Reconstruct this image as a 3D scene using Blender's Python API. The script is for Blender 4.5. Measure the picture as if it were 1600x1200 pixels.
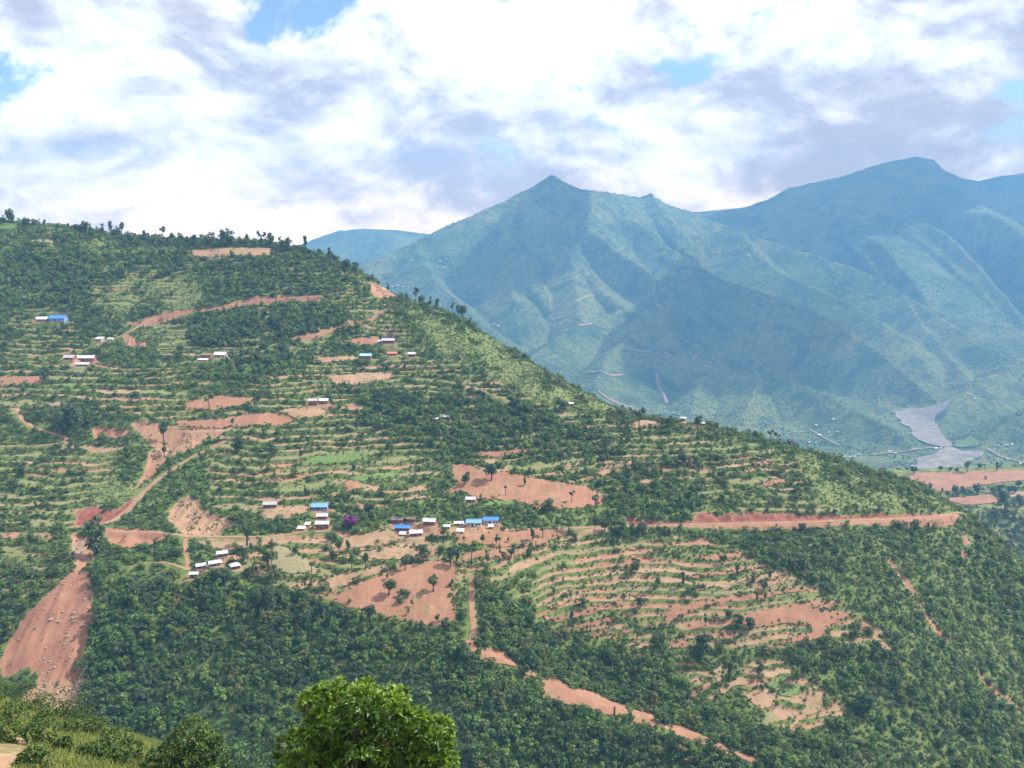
import bpy, bmesh, math, random
import numpy as np
from mathutils import Vector, Matrix
from mathutils.geometry import delaunay_2d_cdt

random.seed(7); RNG = np.random.default_rng(7)
scene = bpy.context.scene
for o in list(bpy.data.objects):
    bpy.data.objects.remove(o)
R = math.radians

# ---------------------------------------------------------------- camera
cam_d = bpy.data.cameras.new('camera'); cam = bpy.data.objects.new('camera', cam_d)
scene.collection.objects.link(cam); scene.camera = cam
cam_d.sensor_fit = 'HORIZONTAL'; cam_d.sensor_width = 36.0
cam_d.lens = 36.0 * 1386.0 / 1600.0
cam_d.clip_start = 0.5; cam_d.clip_end = 60000.0
cam.location = (0, 0, 0)
cam.rotation_euler = (R(90) - math.atan(220.0 / 1386.0), 0, 0)

# ---------------------------------------------------------------- sky with broken cloud, sun, exposure
SUN_EL, SUN_AZ = R(48), R(70)            # azimuth measured from straight ahead towards the right
SUN_DIR = Vector((math.sin(SUN_AZ) * math.cos(SUN_EL), math.cos(SUN_AZ) * math.cos(SUN_EL), math.sin(SUN_EL)))
world = bpy.data.worlds.new('World'); scene.world = world; world.use_nodes = True
def build_world():
    nt = world.node_tree; nt.nodes.clear(); N = nt.nodes.new; L = nt.links.new
    out = N('ShaderNodeOutputWorld'); bg = N('ShaderNodeBackground'); L(bg.outputs[0], out.inputs[0])
    bg.inputs[1].default_value = 0.1
    sky = N('ShaderNodeTexSky'); sky.sky_type = 'NISHITA'; sky.sun_disc = False
    sky.sun_elevation = SUN_EL; sky.sun_rotation = SUN_AZ; sky.altitude = 1200; sky.air_density = 1.0; sky.dust_density = 0.6
    tc = N('ShaderNodeTexCoord'); sep = N('ShaderNodeSeparateXYZ'); L(tc.outputs['Generated'], sep.inputs[0])
    def m(op, a, b=None, clamp=False):
        n = N('ShaderNodeMath'); n.operation = op; n.use_clamp = clamp
        for i, v in enumerate((a, b)):
            if v is None: continue
            if hasattr(v, 'is_output') or hasattr(v, 'links'): L(v, n.inputs[i])
            else: n.inputs[i].default_value = v
        return n.outputs[0]
    def noise(scale, detail, rough, off, dist=0.0):
        mp = N('ShaderNodeMapping'); mp.inputs['Location'].default_value = off; L(tc.outputs['Generated'], mp.inputs[0])
        mp.inputs['Rotation'].default_value = (0, R(CLOUD_ROT), 0); mp.inputs['Scale'].default_value = (1.0, 1.0, 1.85)
        n = N('ShaderNodeTexNoise'); n.inputs['Scale'].default_value = scale; n.inputs['Detail'].default_value = detail
        n.inputs['Roughness'].default_value = rough; n.inputs['Distortion'].default_value = dist
        L(mp.outputs[0], n.inputs['Vector']); return n.outputs[0]
    def ramp(f, a, b):
        n = N('ShaderNodeMapRange'); n.interpolation_type = 'SMOOTHSTEP'; L(f, n.inputs[0])
        n.inputs[1].default_value = a; n.inputs[2].default_value = b; return n.outputs[0]
    O = CLOUD_OFF
    n0 = noise(4.0, 13, 0.61, O, 0.3)
    cover = m('MAXIMUM', ramp(n0, 0.345, 0.42), m('SUBTRACT', 1.0, ramp(sep.outputs[2], 0.05, 0.16)))
    # light and shade inside the cloud: its thickness, and how it differs towards the sun above
    Q = (O[0] + 3.1, O[1] + 1.7, O[2])
    e = 0.045
    s1 = noise(2.9, 13, 0.58, Q, 0.15)
    s2 = noise(2.9, 13, 0.58, (Q[0] + 0.02, Q[1], Q[2] + e), 0.15)
    t1 = noise(9.0, 9, 0.60, (Q[0] * 2, Q[1] + 5.0, Q[2]), 0.4)
    t2 = noise(9.0, 9, 0.60, (Q[0] * 2 + 0.01, Q[1] + 5.0, Q[2] + e * .4), 0.4)
    lit = m('ADD', m('ADD', m('MULTIPLY', m('SUBTRACT', s1, s2), 3.2), m('MULTIPLY', m('SUBTRACT', s1, 0.5), -2.6)),
            m('ADD', m('MULTIPLY', m('SUBTRACT', t1, t2), 1.6), m('MULTIPLY', m('SUBTRACT', t1, 0.5), -1.1)))
    shade = ramp(lit, -0.40, 0.24)
    mixc = N('ShaderNodeMix'); mixc.data_type = 'RGBA'; L(shade, mixc.inputs[0])
    mixc.inputs[6].default_value = (4.0, 3.55, 3.8, 1); mixc.inputs[7].default_value = (10.4, 10.2, 10.2, 1)
    # low cloud coloured warmer and less blue, to offset the haze's blue light
    low = m('MULTIPLY', ramp(sep.outputs[2], -0.02, 0.20), 1.0)
    mixh = N('ShaderNodeMix'); mixh.data_type = 'RGBA'; L(low, mixh.inputs[0])
    warm = N('ShaderNodeMix'); warm.data_type = 'RGBA'; warm.blend_type = 'MULTIPLY'; warm.inputs[0].default_value = 1.0
    L(mixc.outputs[2], warm.inputs[6]); warm.inputs[7].default_value = (1.55, 1.13, 0.76, 1)
    L(warm.outputs[2], mixh.inputs[6]); L(mixc.outputs[2], mixh.inputs[7])
    mixs = N('ShaderNodeMix'); mixs.data_type = 'RGBA'; L(cover, mixs.inputs[0])
    L(sky.outputs[0], mixs.inputs[6]); L(mixh.outputs[2], mixs.inputs[7])
    L(mixs.outputs[2], bg.inputs[0])
CLOUD_OFF = (11.25, 2.1, 0.0); CLOUD_ROT = 14
HAZE_COL = (0.20, 0.52, 0.98); HAZE_DENS = 1.45e-4; HAZE_TOP = 700.0
build_world()

sun_d = bpy.data.lights.new('sun', 'SUN'); sun = bpy.data.objects.new('sun', sun_d); scene.collection.objects.link(sun)
sun_d.energy = 5.0; sun_d.angle = R(0.55); sun_d.color = (1.0, 0.95, 0.86)
sun.rotation_euler = (-SUN_DIR).to_track_quat('-Z', 'Y').to_euler()
sun.location = (0, 0, 50)

vs = scene.view_settings; vs.view_transform = 'Standard'; vs.look = 'None'; vs.exposure = 0.84; vs.gamma = 1.0
try: vs.use_curve_mapping = False
except Exception: pass
scene.render.engine = 'CYCLES'
cy = scene.cycles
cy.use_denoising = True; cy.max_bounces = 4; cy.diffuse_bounces = 2; cy.glossy_bounces = 1; cy.transmission_bounces = 2
cy.volume_bounces = 0; cy.transparent_max_bounces = 4; cy.caustics_reflective = False; cy.caustics_refractive = False
# ---------------------------------------------------------------- numeric helpers (terrain shape)
W0, H0, FPX = 1600.0, 1200.0, 1386.0
PITCH = math.atan(220.0 / FPX)
CP, SP = math.cos(PITCH), math.sin(PITCH)

def ray(px, py):
    u = (np.asarray(px, float) - 800.0) / FPX
    v = (600.0 - np.asarray(py, float)) / FPX
    dy = CP + v * SP
    dz = -SP + v * CP
    return u / dy, dz / dy                     # x and z per metre of forward distance

def at(px, py, Y):
    a, b = ray(px, py)
    return np.stack([a * Y, np.asarray(Y, float) + 0 * a, b * Y], -1)

def project(x, y, z):
    f = y * CP - z * SP
    up = y * SP + z * CP
    f = np.where(f < 1e-3, 1e-3, f)
    return 800.0 + FPX * x / f, 600.0 - FPX * up / f

def hash2(ix, iy, seed):
    n = (ix.astype(np.int64) * 374761393 + iy.astype(np.int64) * 668265263 + seed * 1442695041) & 0xFFFFFFFF
    n = ((n ^ (n >> 13)) * 1274126177) & 0xFFFFFFFF
    n = (n ^ (n >> 16)) & 0xFFFFFFFF
    return n / 4294967295.0

def vnoise(x, y, seed=0):
    x = np.asarray(x, float); y = np.asarray(y, float)
    ix = np.floor(x); iy = np.floor(y)
    fx = x - ix; fy = y - iy
    fx = fx * fx * fx * (fx * (fx * 6 - 15) + 10); fy = fy * fy * fy * (fy * (fy * 6 - 15) + 10)
    a = hash2(ix, iy, seed); b = hash2(ix + 1, iy, seed)
    c = hash2(ix, iy + 1, seed); d = hash2(ix + 1, iy + 1, seed)
    return (a + (b - a) * fx) * (1 - fy) + (c + (d - c) * fx) * fy      # 0..1

def fbm(x, y, octv=4, seed=0, gain=0.5):
    s = 0; a = 1; t = 0
    for o in range(octv):
        s = s + a * (vnoise(x * 2 ** o + 17.3 * o, y * 2 ** o - 9.1 * o, seed + o) - 0.5)
        t += a; a *= gain
    return 2 * s / t                                                   # about -1..1

def sstep(a, b, x):
    t = np.clip((x - a) / (b - a), 0, 1)
    return t * t * (3 - 2 * t)

class Tps:
    def __init__(self, P, z, lam=0.0):
        self.P = np.asarray(P, float); n = len(self.P)
        self.s = 100.0
        Q = self.P / self.s
        K = self._k(Q, Q) + lam * np.eye(n)
        A = np.zeros((n + 3, n + 3)); A[:n, :n] = K
        A[:n, n] = 1; A[:n, n + 1:] = Q; A[n, :n] = 1; A[n + 1:, :n] = Q.T
        self.w = np.linalg.solve(A, np.concatenate([z, np.zeros(3)]))
    def _k(self, A, B):
        r2 = ((A[:, None, :] - B[None]) ** 2).sum(-1)
        return 0.5 * r2 * np.log(r2 + 1e-12)
    def __call__(self, x, y):
        sh = np.shape(x)
        Q = np.stack([np.ravel(x), np.ravel(y)], -1) / self.s
        out = np.empty(len(Q)); n = len(self.P)
        for i in range(0, len(Q), 40000):
            q = Q[i:i + 40000]
            out[i:i + 40000] = self._k(q, self.P / self.s) @ self.w[:n] + self.w[n] + q @ self.w[n + 1:]
        return out.reshape(sh)

def inside(poly, x, y):
    """vectorised point in polygon"""
    poly = np.asarray(poly, float)
    r = np.zeros(np.shape(x), bool)
    x1, y1 = poly[-1]
    for x2, y2 in poly:
        c = ((y2 > y) != (y1 > y))
        with np.errstate(divide='ignore', invalid='ignore'):
            r ^= c & (x < (x1 - x2) * (y - y2) / (y1 - y2 + 1e-12) + x2)
        x1, y1 = x2, y2
    return r

def polydist(pts, x, y):
    """distance to a polyline, arc length of the nearest point and side"""
    pts = np.asarray(pts, float)
    best = np.full(np.shape(x), 1e9); bt = np.zeros(np.shape(x)); side = np.zeros(np.shape(x))
    s0 = 0.0
    for (x1, y1), (x2, y2) in zip(pts[:-1, :2], pts[1:, :2]):
        dx, dy = x2 - x1, y2 - y1
        L = math.hypot(dx, dy) + 1e-9
        t = np.clip(((x - x1) * dx + (y - y1) * dy) / (L * L), 0, 1)
        d = np.hypot(x - x1 - t * dx, y - y1 - t * dy)
        m = d < best
        best = np.where(m, d, best); bt = np.where(m, s0 + t * L, bt)
        side = np.where(m, np.sign(dx * (y - y1) - dy * (x - x1)), side)
        s0 += L
    return best, bt, side

# ---------------------------------------------------------------- near hillside: shape
CREST = [(-260, 325, 930), (-100, 338, 915), (0, 345, 905), (60, 350, 900), (130, 362, 900), (200, 371, 898), (260, 377, 895),
         (330, 380, 890), (400, 379, 885), (470, 388, 878), (520, 405, 868), (560, 425, 858), (600, 450, 845), (640, 472, 832),
         (700, 490, 812), (735, 505, 800), (780, 535, 778), (820, 560, 758), (870, 590, 730), (920, 615, 705), (970, 637, 680),
         (1000, 650, 664), (1050, 656, 655), (1100, 663, 652), (1150, 675, 651), (1200, 688, 648), (1250, 700, 645), (1300, 718, 640),
         (1350, 733, 632), (1400, 748, 622), (1440, 765, 610), (1480, 785, 595), (1505, 803, 582), (1540, 835, 568), (1570, 862, 558),
         (1600, 890, 548), (1680, 960, 525), (1800, 1060, 500)]
CTRL = [(-260, 497, 770), (-260, 680, 600), (-260, 890, 455), (-260, 1050, 400),
        (100, 497, 760), (100, 565, 690), (100, 680, 590), (100, 810, 505), (20, 900, 445), (140, 890, 447),
        (70, 1000, 412), (60, 1095, 386), (200, 1000, 412), (200, 1150, 372),
        (250, 490, 775), (260, 560, 700), (250, 660, 605), (250, 800, 512), (300, 890, 452), (330, 1000, 410), (350, 1150, 370),
        (430, 465, 790), (450, 560, 700), (430, 650, 620), (490, 790, 522), (470, 890, 458), (480, 960, 425), (470, 1060, 395), (480, 1200, 360),
        (600, 545, 735), (600, 650, 632), (640, 740, 562), (610, 850, 482), (610, 935, 438), (640, 985, 417), (640, 1060, 398), (640, 1200, 362),
        (750, 600, 690), (780, 700, 592), (800, 760, 552), (800, 840, 495), (790, 900, 462), (740, 1000, 418), (760, 1040, 404), (800, 1120, 384), (820, 1200, 364),
        (950, 720, 590), (960, 780, 552), (1000, 818, 530), (900, 930, 470), (850, 990, 445), (870, 1072, 399), (950, 1100, 391), (920, 1150, 376),
        (1000, 1000, 449), (1010, 1060, 425), (1030, 1132, 380), (1110, 1158, 371), (1180, 1190, 360), (1050, 1200, 358),
        (1120, 1070, 424), (1200, 1130, 402), (1150, 760, 575), (1130, 815, 538), (1100, 900, 488), (1150, 980, 458),
        (1300, 815, 545), (1300, 900, 497), (1300, 1000, 455), (1300, 1100, 416), (1300, 1200, 383), (1320, 765, 585),
        (1430, 812, 556), (1430, 900, 508), (1450, 1000, 466), (1450, 1100, 427), (1450, 1200, 393),
        (1560, 950, 512), (1590, 1050, 474), (1600, 1200, 412), (1800, 1200, 440), (600, 1320, 338), (1100, 1320, 338), (1500, 1330, 345), (150, 1320, 340), (-260, 1250, 355)]

def build_near():
    P, Z = [], []
    cr = np.array([at(a, b, c) for a, b, c in CREST])
    for p in cr:
        P.append(p[:2]); Z.append(p[2])
    for a, b, c in CTRL:
        p = at(a, b, c); P.append(p[:2]); Z.append(p[2])
    for i in range(0, len(cr), 2):
        t = cr[min(i + 1, len(cr) - 1)] - cr[max(i - 1, 0)]
        n = np.array([-t[1], t[0]]); n /= np.hypot(*n)
        if n[1] < 0: n = -n
        left = i < 9
        if i > 28: n = np.array([0.80, 0.60])
        for d, dz in ((25, 3 if left else 13), (70, 16 if left else 46), (170, 62 if left else 105), (330, 150 if left else 215)):
            P.append(cr[i, :2] + n * d); Z.append(cr[i, 2] - dz)
    # gully behind the nose strip
    for a, b, c, dz in ((960, 1085, 412, -7), (1080, 1130, 397, -7)):
        p = at(a, b, c); P.append(p[:2]); Z.append(p[2] + dz)
    return Tps(P, Z, lam=0.02)

def foreground_fn():
    P, Z = [], []
    for a, b, c in ((0, 1100, 78), (60, 1120, 72), (100, 1145, 64), (200, 1190, 54), (0, 1200, 47), (60, 1180, 50), (-150, 1150, 60), (-150, 1050, 92),
                    (-400, 1050, 80), (300, 1235, 50), (420, 1285, 50), (600, 1320, 46), (900, 1340, 46), (1600, 1360, 46), (2200, 1360, 46),
                    (20, 1170, 52), (120, 1200, 47)):
        p = at(a, b, c); P.append(p[:2]); Z.append(p[2])
    for x in (-300, -150, -60, 0, 60, 150, 300):
        P.append((x, 130)); Z.append(-112)
        P.append((x, 220)); Z.append(-182)
        P.append((x, 340)); Z.append(-272)
    for x in (-60, -25, 0, 25, 60):
        P.append((x, 0)); Z.append(-1.9)
        P.append((x, 14)); Z.append(-13.0)
        P.append((x, -60)); Z.append(12)
    return Tps(P, Z, lam=0.01)
# ---------------------------------------------------------------- far valley and mountains: shape
ZF = -600.0
RIDGES = [  # (points (px, py, forward distance), slope of the flanks, rib strength)
    ([(470, 432, 4400), (540, 414, 4500), (600, 395, 4600), (650, 372, 4700), (700, 347, 4800), (760, 322, 4900), (820, 296, 5000), (845, 280, 5060), (862, 269, 5100), (880, 280, 5140),
      (905, 291, 5200), (960, 297, 5300), (1000, 304, 5350), (1010, 301, 5355), (1017, 298, 5360), (1026, 306, 5370), (1040, 315, 5400), (1080, 326, 5450), (1130, 345, 5400),
      (1200, 372, 5200), (1250, 386, 5000), (1330, 411, 4800), (1370, 427, 4600), (1415, 456, 4350), (1460, 483, 4100), (1520, 522, 3800),
      (1590, 560, 3500), (1640, 590, 3350)], 0.62, 0.45),
    ([(905, 291, 5200), (950, 322, 5050), (1000, 347, 4900), (1030, 371, 4750), (1075, 400, 4550), (1130, 432, 4350), (1180, 447, 4200), (1260, 475, 4000),
      (1330, 512, 3750), (1400, 562, 3450), (1440, 600, 3250), (1462, 622, 3150)], 0.92, 0.35),
    ([(1075, 400, 4550), (1040, 428, 4400), (1000, 458, 4250), (960, 484, 4000), (905, 500, 3800), (880, 515, 3680), (850, 537, 3520), (815, 560, 3400)], 0.62, 0.4),
    ([(1008, 486, 3750), (1050, 525, 3600), (1110, 562, 3450), (1190, 577, 3250), (1260, 595, 3080), (1310, 618, 2920), (1360, 645, 2760), (1400, 664, 2650), (1425, 694, 2555)], 0.62, 0.35),
    ([(1008, 486, 3750), (985, 520, 3600), (950, 548, 3450), (930, 590, 3200), (925, 620, 3050)], 0.6, 0.4),
    ([(1110, 562, 3450), (1090, 600, 3230), (1080, 640, 3000)], 0.62, 0.4),
    ([(1190, 577, 3250), (1175, 615, 3050), (1160, 650, 2880)], 0.6, 0.4),
    ([(862, 269, 5100), (872, 310, 4900), (882, 350, 4700), (892, 400, 4450), (900, 450, 4150), (905, 500, 3800)], 0.62, 0.4),
    ([(760, 322, 4900), (770, 370, 4650), (790, 420, 4350), (810, 470, 4050)], 0.6, 0.4),
    ([(650, 372, 4700), (660, 400, 4500), (690, 440, 4250), (740, 490, 3950), (800, 530, 3700)], 0.58, 0.4),
    ([(1160, 358, 5300), (1185, 395, 4950), (1225, 425, 4650), (1290, 450, 4350), (1350, 480, 4050), (1410, 520, 3750)], 0.6, 0.4),
    ([(1415, 456, 4350), (1430, 490, 4100), (1465, 530, 3800), (1500, 570, 3500), (1520, 590, 3380)], 0.6, 0.35),
    ([(1800, 470, 3700), (1640, 528, 3480), (1600, 548, 3400), (1560, 575, 3250), (1520, 598, 3120), (1495, 618, 3020), (1478, 645, 2900), (1466, 668, 2815)], 0.6, 0.35),
    ([(1800, 570, 2900), (1700, 598, 2800), (1600, 633, 2700), (1565, 655, 2600), (1545, 680, 2530), (1528, 702, 2470)], 0.6, 0.35),
    ([(960, 330, 6556), (1060, 331, 6529), (1100, 326, 6502), (1140, 323, 6488), (1170, 318, 6475), (1200, 307, 6458), (1230, 291, 6448), (1262, 284, 6421), (1285, 278, 6410), (1310, 274, 6394),
      (1345, 262, 6394), (1375, 252, 6394), (1400, 247, 6394), (1430, 241, 6394), (1460, 246, 6394), (1475, 262, 6380), (1500, 273, 6367), (1530, 279, 6367), (1560, 272, 6367), (1600, 266, 6367), (1750, 240, 6367), (1950, 240, 6367)], 0.5, 0.35),
    ([(1130, 350, 6097), (1200, 348, 6124), (1250, 340, 6137), (1300, 335, 6151), (1350, 345, 6097), (1420, 362, 6043), (1500, 372, 5989), (1600, 380, 5935), (1800, 390, 5908)], 0.5, 0.4),
    ([(1430, 241, 6394), (1420, 290, 6259), (1400, 340, 6124), (1345, 385, 5935), (1330, 405, 5854)], 0.55, 0.4),
    ([(1600, 300, 6313), (1560, 350, 6124), (1500, 400, 5908), (1470, 430, 5700), (1500, 470, 5000), (1560, 510, 4300)], 0.55, 0.4),
    ([(1700, 400, 5600), (1640, 440, 5100), (1590, 490, 4500), (1570, 530, 4000)], 0.55, 0.4),
    ([(300, 420, 6556), (430, 395, 6529), (490, 369, 6529), (530, 356, 6529), (570, 353, 6529), (610, 355, 6529), (660, 361, 6556), (740, 366, 6583), (840, 380, 6610)], 0.45, 0.35),
    ([(-900, 330, 6394), (-300, 380, 6448), (100, 420, 6475)], 0.4, 0.3),
]
MESA_PX = [(1385, 748), (1400, 736), (1480, 733), (1600, 728), (1900, 720), (1900, 800), (1600, 793), (1500, 797), (1440, 782)]
ZM = -300.0

def flat_pt(px, py, z):
    a, b = ray(px, py)
    return np.array([a * z / b, z / b])

def far_height(X, Y):
    H = np.full(X.shape, ZF) + 10 * fbm(X / 400, Y / 400, 3, 71)
    wx = X + 60 * fbm(X / 500, Y / 500, 3, 5); wy = Y + 60 * fbm(X / 500, Y / 500, 3, 6)
    for ri, (pts, k, rib) in enumerate(RIDGES):
        p3 = np.array([at(*q) for q in pts])
        dp = [0.0]
        for a, b in zip(p3[:-1], p3[1:]):
            dp.append(dp[-1] + math.hypot(*(b - a)[:2]))
        zmax = p3[:, 2].max()
        lo = p3[:, :2].min(0) - (zmax - ZF) / (k * 0.5); hi = p3[:, :2].max(0) + (zmax - ZF) / (k * 0.5)
        m = (X > lo[0]) & (X < hi[0]) & (Y > lo[1]) & (Y < hi[1])
        if not m.any(): continue
        x, y = X[m], Y[m]
        # the warp fades in away from the crest so that the crest keeps its place
        d0, _, _ = polydist(p3[:, :2], x, y)
        f = sstep(20, 300, d0)
        d, t, side = polydist(p3[:, :2], x + (wx[m] - x) * f, y + (wy[m] - y) * f)
        zr = np.interp(t, dp, p3[:, 2])
        g = vnoise(t / 170 + side * 37.7, d / 1500 + ri, 11 + ri) * 0.65 + vnoise(t / 70 - side * 11.7, d / 700 + ri, 31 + ri) * 0.35
        kk = k * (1 + rib * (g - 0.5) * 1.6 * sstep(0, 220, d)) * (1.0 - 0.18 * sstep(300, 1500, d))
        h = zr - kk * d
        H[m] = np.maximum(H[m], h)
    H = H + (5.0 * fbm(X / 60, Y / 60, 4, 55)) * sstep(ZF + 8, ZF + 60, H)
    # soften the foot of the slopes
    H = ZF + 22.0 * np.logaddexp(0, (H - ZF) / 22.0) - 15.0
    # near plateau with fields
    poly = np.array([flat_pt(a, b, ZM) for a, b in MESA_PX])
    d, t, s = polydist(np.vstack([poly, poly[:1]]), X, Y)
    d = np.where(inside(poly, X, Y), 0.0, d)
    mesa = ZM - 0.72 * np.maximum(d - 3, 0) * (1 + 0.35 * (vnoise(t / 60, d / 300, 91) - 0.5)) + 1.2 * fbm(X / 50, Y / 50, 2, 93) + (Y - 1070) * 0.02
    H = np.maximum(H, np.maximum(mesa, ZF))
    return H
# ---------------------------------------------------------------- layout of the near hillside (read from the view, turned into ground positions below)
TERR = [  # terraced ground: outline, share of bare soil
    ([(0, 562), (120, 560), (260, 575), (300, 600), (420, 580), (560, 575), (700, 600), (720, 660), (640, 690), (560, 680), (330, 690), (240, 650), (120, 640), (0, 650)], .58),
    ([(330, 680), (560, 680), (700, 700), (690, 770), (560, 800), (400, 805), (330, 790)], .48),
    ([(0, 690), (150, 690), (200, 700), (160, 760), (110, 830), (110, 900), (0, 960)], .16),
    ([(300, 840), (620, 822), (960, 825), (900, 880), (720, 900), (700, 985), (520, 940), (400, 905)], .75),
    ([(950, 715), (1180, 695), (1255, 715), (1268, 780), (1100, 792), (960, 785)], .55),
    ([(845, 860), (960, 850), (1010, 840), (1100, 836), (1250, 900), (1340, 960), (1400, 1010), (1300, 1000), (1200, 1012), (1000, 1015), (840, 965)], .85),
    ([(1080, 1050), (1150, 1025), (1230, 1030), (1330, 1110), (1230, 1160), (1180, 1110), (1085, 1095)], .82),
    ([(100, 430), (280, 400), (300, 470), (160, 480)], .12),
    ([(0, 440), (90, 440), (110, 490), (0, 490)], .15),
    ([(550, 570), (700, 560), (880, 640), (960, 700), (900, 730), (700, 700), (560, 690)], .28),
    ([(700, 690), (960, 700), (960, 780), (940, 765), (840, 745), (760, 735), (700, 720)], .30),
    ([(960, 660), (1180, 690), (1180, 720), (960, 720)], .30),
    ([(960, 775), (1270, 775), (1330, 800), (1000, 805)], .15),
    ([(130, 900), (300, 905), (300, 960), (140, 960)], .10),
    ([(140, 1000), (290, 1000), (290, 1070), (130, 1080)], .12),
    ([(250, 505), (420, 530), (400, 600), (250, 580)], .25),
    ([(1000, 1000), (1100, 1020), (1090, 1060), (1000, 1040)], .25),
    ([(290, 385), (560, 425), (610, 470), (660, 560), (560, 600), (440, 570), (400, 500), (410, 440), (300, 430)], .30),
    ([(0, 480), (110, 488), (140, 545), (60, 565), (0, 565)], .40),
    ([(880, 640), (1200, 690), (1250, 715), (950, 712)], .25),
    ([(740, 870), (960, 850), (860, 940), (760, 930)], .35),
]
FOREST = [
    ([(0, 372), (160, 352), (330, 375), (290, 425), (180, 440), (160, 500), (60, 480), (0, 470)], .32),
    ([(150, 905), (400, 925), (520, 950), (620, 990), (760, 1040), (860, 1098), (1190, 1200), (1200, 1230), (150, 1230), (130, 1100)], 1.0),
    ([(740, 900), (850, 975), (900, 1015), (1040, 1020), (1090, 1110), (1300, 1160), (1250, 1220), (1190, 1200), (900, 1075), (760, 1010)], .9),
    ([(560, 615), (760, 615), (1000, 690), (960, 720), (900, 715), (720, 712), (560, 668)], .38),
    ([(370, 400), (560, 440), (480, 470), (330, 465), (300, 410)], .35),
    ([(430, 475), (540, 475), (560, 520), (420, 530)], .9),
    ([(1150, 835), (1260, 870), (1330, 950), (1430, 1010), (1600, 1160), (1700, 1300), (1250, 1220), (1340, 1110), (1200, 1015), (1330, 1005), (1230, 900)], .18),
    ([(960, 715), (1100, 725), (1100, 800), (960, 812)], .35),
    ([(300, 590), (440, 530), (470, 560), (420, 600)], .5),
    ([(0, 880), (100, 890), (60, 960), (0, 1020)], .7),
    ([(1480, 850), (1600, 900), (1700, 1200), (1560, 1020)], .15),
    ([(300, 480), (400, 480), (380, 540), (300, 540)], .5),
]
LIGHT = [  # pale grassy scrub
    [(150, 400), (290, 420), (345, 480), (200, 505), (140, 470)],
    [(620, 475), (740, 510), (1000, 645), (870, 640), (700, 560)],
    [(1240, 705), (1480, 785), (1460, 800), (1270, 800)],
    [(130, 690), (245, 690), (230, 770), (150, 795)],
    [(0, 860), (110, 860), (90, 960), (0, 960)],
    [(240, 500), (300, 510), (290, 550), (210, 540)],
    [(0, 350), (120, 352), (280, 380), (280, 400), (60, 400), (0, 400)],
    [(420, 700), (640, 700), (640, 760), (430, 770)],
    [(420, 840), (500, 850), (520, 900), (420, 905)],
]
BARE = [  # scars, cuttings and spoil: outline, redness
    ([(93, 908), (118, 886), (140, 893), (146, 930), (138, 985), (134, 1040), (112, 1062), (60, 1066), (45, 1040), (0, 1066), (0, 1032), (38, 962)], .80),
    ([(60, 1066), (112, 1062), (134, 1040), (136, 1075), (118, 1108), (30, 1095)], .35),
    ([(108, 828), (130, 832), (152, 842), (146, 880), (118, 890)], .6),
    ([(118, 796), (150, 790), (182, 795), (204, 778), (214, 770), (206, 792), (176, 815), (140, 818), (118, 824)], 1.0),
    ([(166, 822), (205, 822), (250, 828), (262, 836), (240, 851), (190, 856), (166, 845)], .8),
    ([(232, 690), (262, 715), (320, 690), (372, 660), (290, 668), (222, 655), (204, 660)], .45),
    ([(204, 770), (240, 740), (262, 715), (234, 700), (224, 735)], .7),
    ([(272, 785), (300, 772), (330, 800), (370, 812), (340, 835), (290, 835), (262, 812)], .3),
    ([(975, 806), (1010, 812), (1085, 812), (1085, 800), (1150, 802), (1180, 797), (1250, 801), (1330, 803), (1480, 797), (1500, 802), (1480, 806), (1300, 812), (1080, 822), (985, 824)], .95),
    ([(985, 824), (1100, 820), (1300, 818), (1490, 806), (1505, 806), (1490, 820), (1440, 822), (1300, 824), (1230, 828), (1100, 826)], .6),
    ([(1430, 930), (1434, 930), (1456, 966), (1486, 1002), (1478, 1004), (1453, 972)], .75),
    ([(1512, 1030), (1548, 1064), (1600, 1106), (1600, 1110), (1542, 1070)], .7),
    ([(1385, 870), (1395, 872), (1432, 925), (1422, 925)], .4),
    ([(200, 505), (250, 490), (330, 479), (400, 463), (500, 459), (500, 468), (400, 476), (300, 492), (220, 512)], .7),
    ([(145, 665), (185, 668), (205, 672), (195, 680), (145, 682)], .8),
    ([(455, 525), (520, 508), (575, 495), (606, 480), (608, 488), (580, 505), (520, 520), (470, 534)], .75),
    ([(578, 440), (598, 445), (625, 462), (600, 466), (582, 460)], .5),
    ([(195, 522), (215, 530), (235, 540), (225, 545), (196, 538)], .6),
    ([(1500, 820), (1516, 848), (1508, 852), (1502, 842)], .6), ([(1496, 860), (1508, 858), (1512, 872), (1500, 870)], .6),
]
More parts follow.
